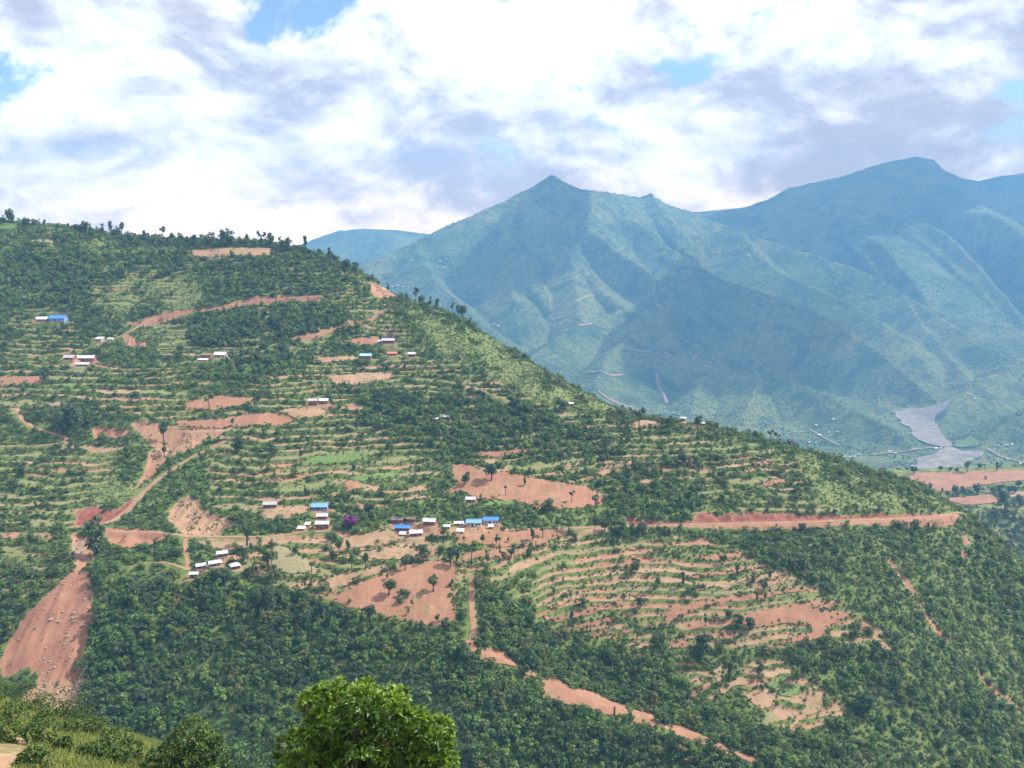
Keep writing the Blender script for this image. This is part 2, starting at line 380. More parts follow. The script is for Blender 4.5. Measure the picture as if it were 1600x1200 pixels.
ROADS = [  # centre line, width in metres, label
    ([(1508, 803), (1480, 806), (1440, 810), (1380, 812), (1300, 815), (1200, 818), (1100, 819), (1000, 822), (940, 824), (880, 826), (800, 829), (720, 836)], 3.4),
    ([(500, 462), (450, 464), (400, 470), (330, 484), (280, 492), (245, 494), (222, 506), (205, 519), (185, 527), (165, 535), (135, 546), (100, 552), (40, 558)], 2.8),
    ([(110, 824), (150, 822), (180, 814), (205, 795), (228, 765), (262, 738), (300, 714), (330, 700), (350, 690)], 3.4),
    ([(165, 830), (205, 832), (260, 833), (300, 839), (345, 840), (400, 840), (440, 838), (480, 832)], 2.6),
    ([(290, 842), (289, 860), (294, 880), (293, 893)], 2.4),
    ([(25, 638), (34, 655), (50, 668), (80, 677), (112, 687), (90, 694), (60, 697), (20, 697), (0, 698)], 3.2),
    ([(606, 483), (585, 498), (560, 508), (520, 515), (470, 530)], 3.4),
    ([(372, 560), (400, 553), (425, 545)], 3.0),
    ([(690, 594), (730, 602), (760, 612), (800, 630)], 1.8),
    ([(290, 890), (250, 875), (200, 888)], 1.6),
    ([(738, 900), (736, 940), (742, 985), (735, 1010)], 3.0),
    ([(742, 1012), (800, 1034), (845, 1064), (900, 1092), (985, 1117), (1040, 1136), (1110, 1164), (1190, 1196)], 2.4),
]
FIELDS = [  # outline, soil kind
    ('red', [(706, 727), (727, 723), (762, 738), (795, 738), (840, 748), (880, 754), (915, 760), (942, 774), (943, 788), (905, 795), (870, 797), (845, 797), (830, 791), (808, 784), (760, 781), (742, 778), (722, 768), (705, 772), (690, 770), (712, 760), (708, 745)]),
    ('crop', [(758, 784), (806, 782), (806, 789), (755, 792)]),
    ('red', [(712, 837), (790, 833), (870, 827), (885, 836), (850, 849), (790, 855), (712, 853)]),
    ('red', [(725, 864), (800, 859), (850, 854), (800, 872), (720, 880)]),
    ('red', [(520, 940), (545, 915), (600, 897), (650, 880), (690, 877), (716, 883), (712, 905), (705, 930), (714, 960), (710, 978), (650, 977), (600, 964), (560, 955)]),
    ('tan', [(505, 905), (560, 893), (620, 878), (640, 874), (600, 894), (545, 912), (520, 930)]),
    ('tan', [(545, 838), (612, 828), (638, 842), (612, 850), (560, 856), (520, 862), (516, 852)]),
    ('tan', [(555, 864), (620, 855), (690, 854), (680, 866), (640, 874), (575, 878)]),
    ('hay', [(428, 852), (455, 857), (490, 882), (500, 897), (455, 897), (425, 888)]),
    ('tan', [(408, 803), (450, 792), (485, 790), (488, 799), (450, 810), (415, 815)]),
    ('red', [(290, 628), (340, 618), (400, 622), (398, 630), (340, 641), (290, 640)]),
    ('red', [(275, 657), (350, 653), (430, 643), (460, 655), (440, 666), (330, 667), (280, 667)]),
    ('tan', [(433, 641), (470, 637), (515, 640), (500, 652), (464, 655)]),
    ('tan', [(300, 391), (425, 388), (424, 400), (330, 402), (300, 399)]),
    ('tan', [(510, 587), (560, 583), (612, 583), (618, 591), (560, 601), (520, 600)]),
    ('red', [(0, 590), (70, 587), (72, 600), (0, 603)]),
    ('red', [(536, 534), (560, 528), (612, 524), (622, 530), (612, 541), (560, 540)]),
    ('tan', [(488, 560), (556, 556), (560, 563), (500, 568)]),
    ('red', [(724, 1000), (748, 1008), (790, 1019), (815, 1043), (770, 1040), (735, 1027)]), ('red', [(818, 1046), (840, 1055), (838, 1064), (815, 1055)]),
    ('red', [(846, 1058), (874, 1060), (892, 1075), (930, 1083), (988, 1104), (982, 1117), (955, 1120), (905, 1109), (868, 1098), (848, 1093)]),
    ('red', [(988, 1109), (1022, 1118), (1039, 1129), (1020, 1140), (984, 1128)]),
    ('red', [(1038, 1131), (1060, 1129), (1093, 1144), (1113, 1157), (1100, 1166), (1060, 1151)]),
    ('red', [(1112, 1162), (1127, 1159), (1146, 1171), (1140, 1183), (1118, 1177)]),
    ('red', [(1148, 1176), (1166, 1180), (1190, 1191), (1180, 1198), (1152, 1190)]),
    ('red', [(1150, 972), (1175, 958), (1225, 947), (1260, 941), (1278, 948), (1300, 938), (1310, 945), (1280, 955), (1320, 955), (1335, 960), (1300, 975), (1290, 985), (1300, 992), (1280, 1000), (1215, 1007), (1240, 995), (1270, 988), (1268, 980), (1240, 976), (1210, 975), (1170, 980)]),
    ('red', [(1040, 957), (1080, 942), (1150, 931), (1200, 927), (1260, 916), (1262, 922), (1180, 939), (1110, 946), (1075, 957), (1048, 975), (1038, 980)]),
    ('tan', [(1080, 920), (1130, 912), (1200, 896), (1225, 891), (1235, 897), (1190, 907), (1130, 918)]),
    ('red', [(1095, 871), (1150, 863), (1175, 868), (1120, 877), (1092, 878)]),
    ('red', [(1075, 901), (1120, 894), (1180, 887), (1200, 879), (1205, 885), (1150, 896), (1090, 905)]),
    ('red', [(1046, 1001), (1075, 998), (1080, 1010), (1042, 1018)]),
    ('red', [(1118, 1005), (1130, 990), (1145, 985), (1150, 995), (1130, 1008)]),
    ('red', [(1350, 973), (1358, 971), (1358, 985), (1338, 992)]),
    ('tan', [(1365, 981), (1378, 979), (1376, 1000), (1400, 1022), (1395, 1028), (1380, 1015), (1357, 1002)]),
    ('tan', [(1205, 1150), (1250, 1118), (1262, 1086), (1280, 1079), (1290, 1090), (1285, 1105), (1255, 1125), (1235, 1140), (1220, 1150)]),
    ('tan', [(1165, 1086), (1190, 1073), (1215, 1085), (1210, 1100), (1190, 1110), (1175, 1101)]),
    ('crop', [(1195, 1070), (1225, 1056), (1232, 1065), (1205, 1077)]), ('crop', [(1217, 1081), (1245, 1071), (1256, 1078), (1240, 1090), (1222, 1088)]), ('crop', [(1138, 1036), (1170, 1026), (1180, 1031), (1150, 1040)]),
    ('tan', [(1115, 1045), (1130, 1040), (1128, 1068), (1120, 1072)]), ('red', [(1076, 1088), (1100, 1069), (1112, 1064), (1105, 1076), (1082, 1090)]),
    ('tan', [(1150, 1062), (1175, 1056), (1165, 1070), (1140, 1080), (1105, 1100), (1095, 1104), (1100, 1097)]),
    ('tan', [(1300, 1111), (1325, 1111), (1318, 1118), (1290, 1128)]),
    ('red', [(1175, 722), (1205, 717), (1215, 724), (1180, 729)]), ('red', [(1190, 755), (1220, 747), (1235, 754), (1192, 760)]),
    ('tan', [(985, 662), (1010, 656), (1030, 660), (1037, 667), (975, 668)]), ('tan', [(1070, 669), (1080, 664), (1100, 665), (1098, 671)]),
    ('tan', [(875, 727), (905, 722), (905, 732), (885, 734)]), ('tan', [(932, 727), (980, 722), (1000, 726), (935, 731)]), ('tan', [(995, 750), (1035, 747), (1030, 755), (1000, 756)]),
    ('red', [(735, 706), (775, 705), (830, 700), (838, 706), (780, 714), (740, 712)]),
    ('green', [(0, 348), (30, 350), (28, 358), (0, 360)]), ('hay', [(48, 376), (85, 374), (84, 381), (48, 382)]),
    ('hay', [(672, 484), (700, 481), (735, 484), (728, 489), (680, 489)]),
    ('crop', [(98, 600), (124, 598), (120, 607), (100, 608)]),
    ('red', [(537, 754), (562, 752), (563, 766), (538, 767)]),
    ('crop', [(480, 716), (560, 706), (580, 718), (520, 726), (470, 728)]), ('crop', [(545, 745), (620, 736), (625, 745), (560, 752)]),
    ('red', [(850, 965), (905, 955), (975, 936), (970, 943), (910, 962), (855, 973)]), ('red', [(860, 984), (920, 972), (975, 958), (965, 966), (905, 983), (880, 990)]),
    ('tan', [(852, 946), (905, 925), (905, 932), (862, 950)]), ('red', [(955, 1000), (985, 982), (988, 988), (960, 1004)]), ('red', [(960, 1018), (1000, 1000), (1002, 1006), (965, 1024)]), ('red', [(972, 1030), (1005, 1020), (1012, 1010), (1010, 1024), (985, 1034)]),
    ('red', [(920, 995), (940, 986), (955, 978), (950, 986), (928, 998)]),
]
PADS = []
# houses on the near hillside: foot of the front wall, width in picture units, depth ratio, wall height (m), roof, wall, turn, roof shape, label
HOUSES = [
    (64, 503, 17, .6, 2.4, 'white', 'brown', 0, 'gable', 'small white-roofed hut just left of the bright blue roof'),
    (88, 503, 24, .55, 3.0, 'blue', 'bluewall', 3, 'gable', 'bright blue roofed house on the upper left terraces'),
    (153, 534, 12, .7, 2.2, 'white', 'grey', -8, 'shed', 'small white shed above the bend of the upper road'),
    (171, 532, 9, .5, 1.0, 'white', 'grey', 0, 'shed', 'low pale shelter at the edge of the upper road'),
    (131, 567, 30, .35, 2.8, 'white', 'brick', 2, 'gable', 'long white-roofed house below the upper road'),
    (127, 573, 20, .3, 1.8, 'white', 'brown', 2, 'shed', 'lower white shed in front of the long white-roofed house'),
    (106, 563, 17, .6, 2.2, 'grey', 'brick', -4, 'gable', 'grey-roofed brick hut left of the long white-roofed house'),
    (322, 561, 16, .6, 2.0, 'thatch', 'brown', 0, 'gable', 'brown thatched hut among dark trees on the middle slope'),
    (342, 559, 19, .6, 2.4, 'white', 'grey', -6, 'gable', 'white-roofed house right of the thatched hut'),
    (316, 565, 16, .3, 1.3, 'white', 'brown', 0, 'shed', 'low white lean-to in front of the thatched hut'),
    (571, 562, 18, .5, 3.2, 'skyblue', 'brick', 0, 'gable', 'pale blue roofed house with tall brick walls'),
    (606, 537, 20, .45, 2.6, 'lilac', 'maroon', 2, 'gable', 'lilac-roofed maroon house on the red terrace'),
    (594, 537, 8, .7, 1.8, 'white', 'maroon', 0, 'shed', 'tiny white shed beside the lilac-roofed house'),
    (643, 558, 12, .6, 2.6, 'white', 'maroon', 0, 'gable', 'small white-roofed maroon house, rightmost of the upper hamlet'),
    (612, 556, 16, .4, 1.7, 'clay', 'brick', 0, 'shed', 'low clay-red roofed building between the pale blue and the maroon house'),
    (488, 634, 15, .6, 3.6, 'grey', 'brick', 4, 'gable', 'tall brick house with grey roof above the two-coloured field'),
    (505, 632, 15, .6, 2.8, 'white', 'brown', 4, 'gable', 'white-roofed wing right of the tall brick house'),
    (681, 659, 11, .6, 2.0, 'white', 'brown', -10, 'gable', 'left white-roofed hut in the wooded middle slope'),
    (694, 656, 14, .5, 2.2, 'white', 'brown', -10, 'gable', 'right white-roofed hut in the wooded middle slope'),
    (499, 799, 26, .5, 2.4, 'bluepale', 'bluewall', 2, 'gable', 'blue and white roofed house standing alone above the white-roofed farm'),
    (421, 795, 22, .5, 2.6, 'grey', 'brick', 5, 'gable', 'grey-roofed brick house left of the lone blue house'),
    (503, 813, 18, .5, 2.0, 'white', 'brick', 3, 'gable', 'rear white-roofed house behind the farm with brick walls'),
    (503, 828, 22, .45, 3.4, 'white', 'brick', 2, 'gable', 'white-roofed farm with tall brick walls left of the purple tree'),
    (470, 830, 13, .4, 1.4, 'white', 'brown', 0, 'shed', 'low white shed at the left end of the farm'),
    (479, 824, 9, .5, 1.5, 'white', 'brick', -10, 'shed', 'tiny white hut behind the low shed of the farm'),
    (735, 787, 16, .5, 2.6, 'white', 'brown', -4, 'gable', 'white-roofed hut at the corner of the largest red field'),
    (620, 822, 19, .5, 2.4, 'dark', 'brick', 0, 'gable', 'dark-roofed house at the left end of the village'),
    (642, 820, 16, .5, 2.2, 'dark', 'brick', -6, 'gable', 'dark-roofed house between the blue roof and the white roof'),
    (628, 833, 25, .4, 2.2, 'blue', 'brick', -4, 'gable', 'blue-roofed house at the left end of the village'),
    (670, 822, 21, .5, 2.6, 'white', 'brick', -8, 'gable', 'large white-roofed brick house in the village centre'),
    (650, 839, 21, .5, 2.2, 'white', 'brown', 10, 'gable', 'white-roofed house nearest the tan village field'),
    (628, 839, 11, .5, 1.4, 'white', 'brown', -12, 'shed', 'small white shed in front of the left blue-roofed house'),
    (698, 828, 11, .6, 1.8, 'white', 'grey', 0, 'gable', 'small white house half hidden by bushes in the village'),
    (717, 824, 16, .4, 1.8, 'white', 'grey', 4, 'gable', 'low white-roofed house left of the twin blue roofs'),
    (740, 824, 25, .45, 2.6, 'bluepale', 'whitewall', 0, 'gable', 'left one of the twin blue-roofed houses'),
    (767, 822, 25, .45, 2.6, 'blue', 'whitewall', 2, 'gable', 'right one of the twin blue-roofed houses'),
    (767, 828, 9, .6, 1.6, 'white', 'brown', 0, 'shed', 'tiny white outhouse below the right twin blue roof'),
    (719, 834, 12, .3, 1.2, 'white', 'whitewall', 0, 'shed', 'low white trough building below the village bushes'),
    (347, 874, 18, .5, 2.2, 'silver', 'brick', 22, 'gable', 'topmost silver-roofed house of the stepped row by the footpath'),
    (336, 886, 20, .45, 2.0, 'silver', 'brown', 28, 'gable', 'second silver-roofed house down the stepped row'),
    (314, 893, 16, .5, 2.0, 'silver', 'brown', 28, 'gable', 'third silver-roofed house down the stepped row'),
    (302, 905, 15, .5, 2.4, 'silver', 'brick', 4, 'gable', 'lowest silver-roofed house of the stepped row'),
    (368, 891, 16, .8, 2.0, 'silver', 'brown', 30, 'hip', 'silver hip-roofed house set apart right of the stepped row'),
    (893, 635, 8, .7, 2.0, 'white', 'brown', 0, 'gable', 'lone white hut on the green spur'),
    (1068, 657, 9, .6, 2.2, 'white', 'whitewall', 0, 'gable', 'left white hut on the spur skyline'),
    (1097, 666, 9, .6, 2.2, 'white', 'whitewall', 0, 'gable', 'right white hut on the spur skyline'),
]
PADS = [(h[0], h[1], h[2]) for h in HOUSES]
# tiny houses far off: picture place, width
FAR_HOUSES = {
    'white-roofed house of the scattered hamlet high on the left flank of the peak': [(589, 407, 5), (645, 407, 5), (688, 408, 6), (697, 405, 5), (683, 418, 5), (694, 418, 5), (712, 429, 4), (706, 389, 5)],
    'white house in the row just above the near spur skyline': [(613, 448, 6), (621, 447, 7), (630, 448, 6), (641, 443, 3)],
    'white house in the small cluster right of the terraced spur skyline': [(764, 508, 5), (771, 507, 6), (779, 509, 6)],
    'white house strung along the sunny spur right of the peak': [(1023, 352, 4), (1090, 376, 5), (1107, 382, 5), (1125, 396, 6), (1170, 401, 7), (1132, 360, 4)],
    'white house on the long descending ridge at right': [(1271, 392, 5), (1317, 408, 5), (1352, 422, 5), (1418, 455, 6), (1419, 461, 5)],
    'white speck of a house on the hazy right-hand mountain': [(1352, 380, 4), (1414, 350, 5), (1475, 342, 5), (1484, 341, 4), (1525, 389, 4)],
    'white house in the shaded bowl of the mountain': [(1016, 462, 4), (1022, 462, 5), (1028, 479, 5)],
    'white house by the pale track on the lower mountain': [(912, 503, 7), (918, 502, 6), (885, 516, 4), (908, 467, 4), (912, 443, 5), (886, 437, 4)],
    'white house on the green foothill above the river': [(1005, 554, 5), (1029, 552, 4), (1041, 554, 7), (1111, 566, 5), (1117, 579, 5)],
    'pale house of the valley settlement behind the spur': [(985, 640, 6), (996, 641, 6), (1008, 642, 5), (1040, 643, 6), (1052, 645, 6), (1061, 647, 5)],
    'white house of the village on the wooded valley floor': [(1303, 656, 7), (1276, 664, 6), (1281, 680, 8), (1243, 675, 5), (1252, 674, 5), (1295, 676, 5), (1309, 675, 5), (1265, 691, 6), (1275, 692, 5), (1202, 676, 5), (1368, 698, 4)],
    'white house beside the river gravel': [(1398, 635, 4), (1420, 634, 4), (1373, 624, 4), (1391, 706, 9), (1399, 708, 7), (1463, 701, 8), (1470, 700, 5), (1426, 728, 6)],
    'white house along the valley road near the near spur': [(1320, 713, 6), (1328, 714, 5), (1335, 713, 6), (1343, 710, 6)],
    'white house on the far right bank slopes': [(1524, 624, 6), (1508, 649, 4), (1514, 672, 4)],
    'white house by the road on the right bank of the river': [(1560, 697, 6), (1573, 696, 7), (1582, 694, 6), (1555, 702, 5), (1575, 717, 6), (1595, 724, 6)],
}
# single trees: foot, kind, height in picture units
TREES = [
    (608, 931, 'round', 27), (677, 926, 'crooked', 27), (632, 933, 'bushy', 17), (627, 943, 'bushy', 15), (644, 950, 'bright', 13), (638, 961, 'bright', 11), (577, 972, 'round', 27), (595, 971, 'bright', 13),
    (616, 982, 'bright', 17), (641, 989, 'bright', 20), (652, 988, 'bright', 19), (659, 986, 'bright', 17), (683, 978, 'bright', 17), (697, 984, 'broad', 20), (527, 968, 'broad', 24), (505, 965, 'broad', 26), (545, 975, 'broad', 22),
    (754, 852, 'slim', 20), (776, 852, 'slim', 18), (780, 856, 'pollard', 18), (794, 848, 'bright', 9), (737, 884, 'palmy', 26), (713, 886, 'crooked', 32), (704, 884, 'slim', 34), (761, 882, 'slim', 22), (786, 877, 'crooked', 17), (799, 872, 'round', 16),
    (661, 879, 'broad', 27), (633, 891, 'crooked', 24), (693, 843, 'bright', 20), (674, 851, 'bright', 18), (605, 908, 'bright', 12), (725, 852, 'pollard', 14),
    (531, 868, 'bright', 27), (544, 864, 'slim', 20), (421, 895, 'crooked', 40), (487, 897, 'pollard', 20), (550, 890, 'bright', 28), (571, 888, 'slim', 28), (461, 868, 'broad', 16), (577, 808, 'round', 24), (553, 782, 'slim', 20), (477, 776, 'slim', 18),
    (386, 852, 'crooked', 36), (345, 914, 'dome', 30), (415, 950, 'dome', 36), (432, 912, 'bamboo', 26), (396, 900, 'bamboo', 22), (368, 925, 'broad', 24), (380, 880, 'broad', 28),
    (768, 752, 'round', 30), (727, 758, 'broad', 22), (790, 775, 'palmy', 16), (860, 801, 'broad', 24), (893, 786, 'puff', 20), (930, 792, 'crooked', 20), (871, 828, 'slim', 24), (888, 830, 'bright', 24), (832, 846, 'slim', 22), (848, 842, 'pollard', 18),
    (108, 678, 'dome', 50), (150, 866, 'tallbroad', 60), (256, 692, 'slim', 38), (257, 714, 'slim', 22), (372, 708, 'broad', 28), (312, 717, 'slim', 14), (375, 620, 'puff', 12), (327, 640, 'puff', 24), (363, 668, 'slim', 16), (470, 720, 'slim', 22), (425, 715, 'broad', 24),
    (14, 349, 'broad', 24), (42, 346, 'broad', 8), (92, 350, 'bright', 7), (134, 364, 'broad', 20), (160, 370, 'slim', 20), (173, 366, 'slim', 22), (190, 366, 'slim', 24), (255, 376, 'puff', 22), (268, 379, 'slim', 16), (282, 379, 'broad', 14), (345, 382, 'broad', 16), (357, 384, 'broad', 28),
    (386, 380, 'slim', 16), (404, 378, 'puff', 18), (413, 377, 'puff', 17), (421, 378, 'puff', 18), (437, 380, 'puff', 14), (450, 384, 'broad', 16), (477, 391, 'columnar', 22), (515, 411, 'columnar', 24), (541, 422, 'broad', 16), (556, 430, 'slim', 18), (306, 380, 'broad', 14), (322, 381, 'broad', 13), (225, 375, 'slim', 14),
    (606, 457, 'slim', 14), (650, 474, 'puff', 26), (636, 472, 'slim', 16), (672, 482, 'slim', 18), (683, 486, 'slim', 20), (660, 478, 'broad', 18), (707, 489, 'puff', 20), (721, 496, 'round', 24), (735, 506, 'puff', 10),
    (998, 672, 'puff', 36), (1005, 654, 'puff', 14), (985, 648, 'puff', 12), (1090, 666, 'broad', 18), (1047, 668, 'broad', 20), (1034, 663, 'slim', 12), (1203, 691, 'puff', 20), (1214, 692, 'puff', 18), (1138, 678, 'slim', 12), (1170, 684, 'slim', 14), (1181, 686, 'broad', 14), (820, 562, 'broad', 12), (1120, 672, 'slim', 12),
    (1428, 832, 'broad', 22), (1404, 829, 'broad', 15), (1450, 830, 'columnar', 14), (1253, 830, 'broad', 14), (1030, 1021, 'broad', 34), (1097, 1026, 'broad', 40), (903, 1018, 'broad', 26), (1067, 918, 'columnar', 24), (910, 952, 'broad', 18), (1203, 908, 'slim', 16), (1138, 967, 'broad', 16), (1102, 980, 'slim', 20),
    (1190, 1083, 'puff', 14), (1140, 1066, 'columnar', 30), (1185, 1056, 'broad', 22), (1348, 1116, 'dome', 36), (1240, 1066, 'bamboo', 28), (1152, 900, 'columnar', 20), (960, 1118, 'columnar', 13), (820, 1056, 'broad', 18), (718, 1030, 'broad', 26), (747, 1036, 'bright', 24), (680, 1016, 'bright', 16),
    (835, 1046, 'slim', 18), (1242, 772, 'broad', 14), (945, 830, 'broad', 20), (970, 838, 'broad', 24), (1003, 838, 'round', 22), (805, 640, 'broad', 20), (880, 645, 'broad', 20), (820, 760, 'slim', 14),
]
PLATEAU_TREES = [(1428, 741, 'broad', 14), (1469, 738, 'round', 10), (1484, 738, 'broad', 9), (1495, 741, 'round', 9), (1511, 739, 'bright', 20), (1531, 734, 'broad', 11), (1557, 738, 'columnar', 16), (1444, 769, 'broad', 14), (1453, 769, 'slim', 15),
    (1493, 773, 'broad', 17), (1506, 776, 'broad', 17), (1527, 773, 'broad', 19), (1549, 771, 'broad', 11), (1561, 773, 'broad', 17), (1591, 762, 'broad', 13), (1576, 770, 'broad', 12), (1570, 798, 'broad', 32), (1592, 792, 'broad', 20), (1472, 771, 'slim', 10), (1540, 750, 'broad', 6), (1585, 772, 'broad', 14)]
# ---------------------------------------------------------------- scene helpers
COL = scene.collection
def link(o): COL.objects.link(o); return o
def tag(o, label=None, cat=None, group=None, kind=None):
    if label: o['label'] = label
    if cat: o['category'] = cat
    if group: o['group'] = group
    if kind: o['kind'] = kind
    return o
def np_mesh(name, V, F, mats=(), smooth=False, attrs=None, fmat=None):
    """V (n,3), F (m,3) or (m,4) int array or list of both"""
    me = bpy.data.meshes.new(name)
    V = np.asarray(V, np.float32)
    Fs = [np.asarray(f, np.int32) for f in (F if isinstance(F, (list, tuple)) else [F]) if len(f)]
    me.vertices.add(len(V)); me.vertices.foreach_set('co', V.ravel())
    nl = sum(f.size for f in Fs); nf = sum(len(f) for f in Fs)
    me.loops.add(nl); me.polygons.add(nf)
    me.loops.foreach_set('vertex_index', np.concatenate([f.ravel() for f in Fs]))
    st = []; k = 0
    for f in Fs:
        st.append(k + np.arange(len(f)) * f.shape[1]); k += f.size
    me.polygons.foreach_set('loop_start', np.concatenate(st).astype(np.int32))
    if fmat is not None: me.polygons.foreach_set('material_index', np.asarray(fmat, np.int32))
    me.polygons.foreach_set('use_smooth', np.full(nf, bool(smooth)))
    for m in mats: me.materials.append(m)
    for k, a in (attrs or {}).items():
        a = np.asarray(a, np.float32)
        if a.ndim == 1:
            at_ = me.attributes.new(k, 'FLOAT', 'POINT'); at_.data.foreach_set('value', a)
        else:
            at_ = me.attributes.new(k, 'FLOAT_VECTOR', 'POINT'); at_.data.foreach_set('vector', a.ravel())
    me.update(calc_edges=True); me.validate()
    return me
def obj(name, me, parent=None, loc=None, rot=None):
    o = bpy.data.objects.new(name, me); link(o)
    if parent is not None: o.parent = parent
    if loc is not None: o.location = loc
    if rot is not None: o.rotation_euler = rot
    return o
def empty(name, loc, rz=0.0, scale=1.0):
    o = bpy.data.objects.new(name, None); link(o); o.location = loc; o.rotation_euler = (0, 0, rz)
    o.empty_display_size = 0.5
    o.scale = (scale,) * 3 if np.isscalar(scale) else scale
    return o
def grid_faces(nr, nc):
    i = np.arange(nr * nc).reshape(nr, nc)
    return np.stack([i[:-1, :-1], i[:-1, 1:], i[1:, 1:], i[1:, :-1]], -1).reshape(-1, 4)

class MB:
    """small mesh collector"""
    def __init__(s): s.v = []; s.f = []
    def add(s, V, F):
        k = len(s.v); s.v += [tuple(v) for v in V]; s.f += [tuple(i + k for i in f) for f in F]; return s
    def box(s, c, d, rz=0.0):
        x, y, z = [q / 2 for q in d]; cs, sn = math.cos(rz), math.sin(rz)
        V = []
        for dz in (-z, z):
            for dx, dy in ((-x, -y), (x, -y), (x, y), (-x, y)):
                V.append((c[0] + dx * cs - dy * sn, c[1] + dx * sn + dy * cs, c[2] + dz))
        return s.add(V, [(3, 2, 1, 0), (4, 5, 6, 7), (0, 1, 5, 4), (1, 2, 6, 5), (2, 3, 7, 6), (3, 0, 4, 7)])
    def tube(s, pts, rad, n=7):
        pts = [Vector(p) for p in pts]; V = []; F = []
        for i, p in enumerate(pts):
            t = (pts[min(i + 1, len(pts) - 1)] - pts[max(i - 1, 0)]).normalized()
            a = t.orthogonal().normalized(); b = t.cross(a)
            if i and prev.dot(a) < 0.999:
                a = (prev - t * prev.dot(t)).normalized(); b = t.cross(a)
            prev = a
            for k in range(n):
                w = 2 * math.pi * k / n
                V.append(p + (a * math.cos(w) + b * math.sin(w)) * rad[i])
        for i in range(len(pts) - 1):
            for k in range(n):
                F.append((i * n + k, i * n + (k + 1) % n, (i + 1) * n + (k + 1) % n, (i + 1) * n + k))
        F.append(tuple(range(n))[::-1]); F.append(tuple((len(pts) - 1) * n + k for k in range(n)))
        return s.add(V, F)
    def mesh(s, name, mat, smooth=False):
        me = bpy.data.meshes.new(name); me.from_pydata(s.v, [], s.f); me.update()
        if mat: me.materials.append(mat)
        if smooth: me.polygons.foreach_set('use_smooth', [True] * len(me.polygons))
        return me

# ---------------------------------------------------------------- materials
class NT:
    def __init__(s, name, spec=0.2, rough=0.9):
        s.m = bpy.data.materials.new(name); s.m.use_nodes = True; s.t = s.m.node_tree; s.b = s.t.nodes['Principled BSDF']
        s.b.inputs['Roughness'].default_value = rough; s.b.inputs['Specular IOR Level'].default_value = spec
        s.out = s.t.nodes['Material Output']
    def n(s, t, **kw):
        x = s.t.nodes.new(t)
        for k, v in kw.items(): setattr(x, k, v)
        return x
    def put(s, i, v):
        if hasattr(v, 'links') and hasattr(v, 'node'): s.t.links.new(v, i)
        elif isinstance(v, tuple) and len(v) == 3 and i.type == 'RGBA': i.default_value = (*v, 1)
        else: i.default_value = v
    def math(s, op, a, b=None, c=None, clamp=False):
        x = s.n('ShaderNodeMath', operation=op, use_clamp=clamp)
        for k, v in enumerate((a, b, c)):
            if v is not None: s.put(x.inputs[k], v)
        return x.outputs[0]
    def mix(s, f, a, b, mode='MIX'):
        x = s.n('ShaderNodeMix', data_type='RGBA', blend_type=mode); s.put(x.inputs[0], f); s.put(x.inputs[6], a); s.put(x.inputs[7], b); return x.outputs[2]
    def attr(s, name, kind='GEOMETRY', out='Fac'):
        x = s.n('ShaderNodeAttribute', attribute_name=name, attribute_type=kind); return x.outputs[out]
    def pos(s):
        return s.n('ShaderNodeNewGeometry').outputs['Position']
    def noise(s, vec, scale, detail=4, rough=0.55, col=False, dist=0.0):
        x = s.n('ShaderNodeTexNoise'); s.put(x.inputs['Vector'], vec); x.inputs['Scale'].default_value = scale
        x.inputs['Detail'].default_value = detail; x.inputs['Roughness'].default_value = rough; x.inputs['Distortion'].default_value = dist
        return x.outputs[1 if col else 0]
    def step(s, v, a, b):
        x = s.n('ShaderNodeMapRange', interpolation_type='SMOOTHSTEP'); s.put(x.inputs[0], v); s.put(x.inputs[1], a); s.put(x.inputs[2], b); return x.outputs[0]
    def white(s, vec):
        x = s.n('ShaderNodeTexWhiteNoise', noise_dimensions='2D'); s.put(x.inputs[0], vec); return x.outputs
    def comb(s, a, b, c=0.0):
        x = s.n('ShaderNodeCombineXYZ'); s.put(x.inputs[0], a); s.put(x.inputs[1], b); s.put(x.inputs[2], c); return x.outputs[0]
    def bump(s, h, strength=0.4, dist=0.3):
        x = s.n('ShaderNodeBump'); s.put(x.inputs['Height'], h); x.inputs['Strength'].default_value = strength; x.inputs['Distance'].default_value = dist
        s.put(s.b.inputs['Normal'], x.outputs[0])
    def col(s, c): s.put(s.b.inputs['Base Color'], c); return s

def soil_color(T, P, red):
    n1 = T.noise(P, 0.06, 5); n2 = T.noise(P, 0.9, 4); n3 = T.noise(P, 0.25, 3)
    tan = T.mix(T.step(n1, .3, .7), (0.265, 0.180, 0.102), (0.340, 0.242, 0.150))
    rd = T.mix(T.step(n1, .3, .7), (0.225, 0.082, 0.050), (0.300, 0.126, 0.080))
    c = T.mix(red, tan, rd)
    c = T.mix(T.math('MULTIPLY', T.step(red, .76, .98), .85), c, T.mix(T.step(n3, .3, .7), (0.135, 0.030, 0.024), (0.21, 0.062, 0.042)))
    st = T.n('ShaderNodeMapping'); T.put(st.inputs[0], P); st.inputs['Scale'].default_value = (1.0, .16, .16)
    n4 = T.noise(st.outputs[0], 0.5, 5, .6)
    c = T.mix(T.math('MULTIPLY', T.step(n4, .45, .72), .55), c, T.mix(.5, c, (0.16, 0.075, 0.048)))
    c = T.mix(T.math('MULTIPLY', T.step(n4, .5, .25), .35), c, (0.38, 0.27, 0.19))
    c = T.mix(T.math('MULTIPLY', T.step(n3, .45, .75), .35), c, (0.21, 0.135, 0.09))
    return T.mix(T.math('MULTIPLY', T.step(n2, .35, .75), .45), c, T.mix(0.5, c, (0.16, 0.085, 0.055)))

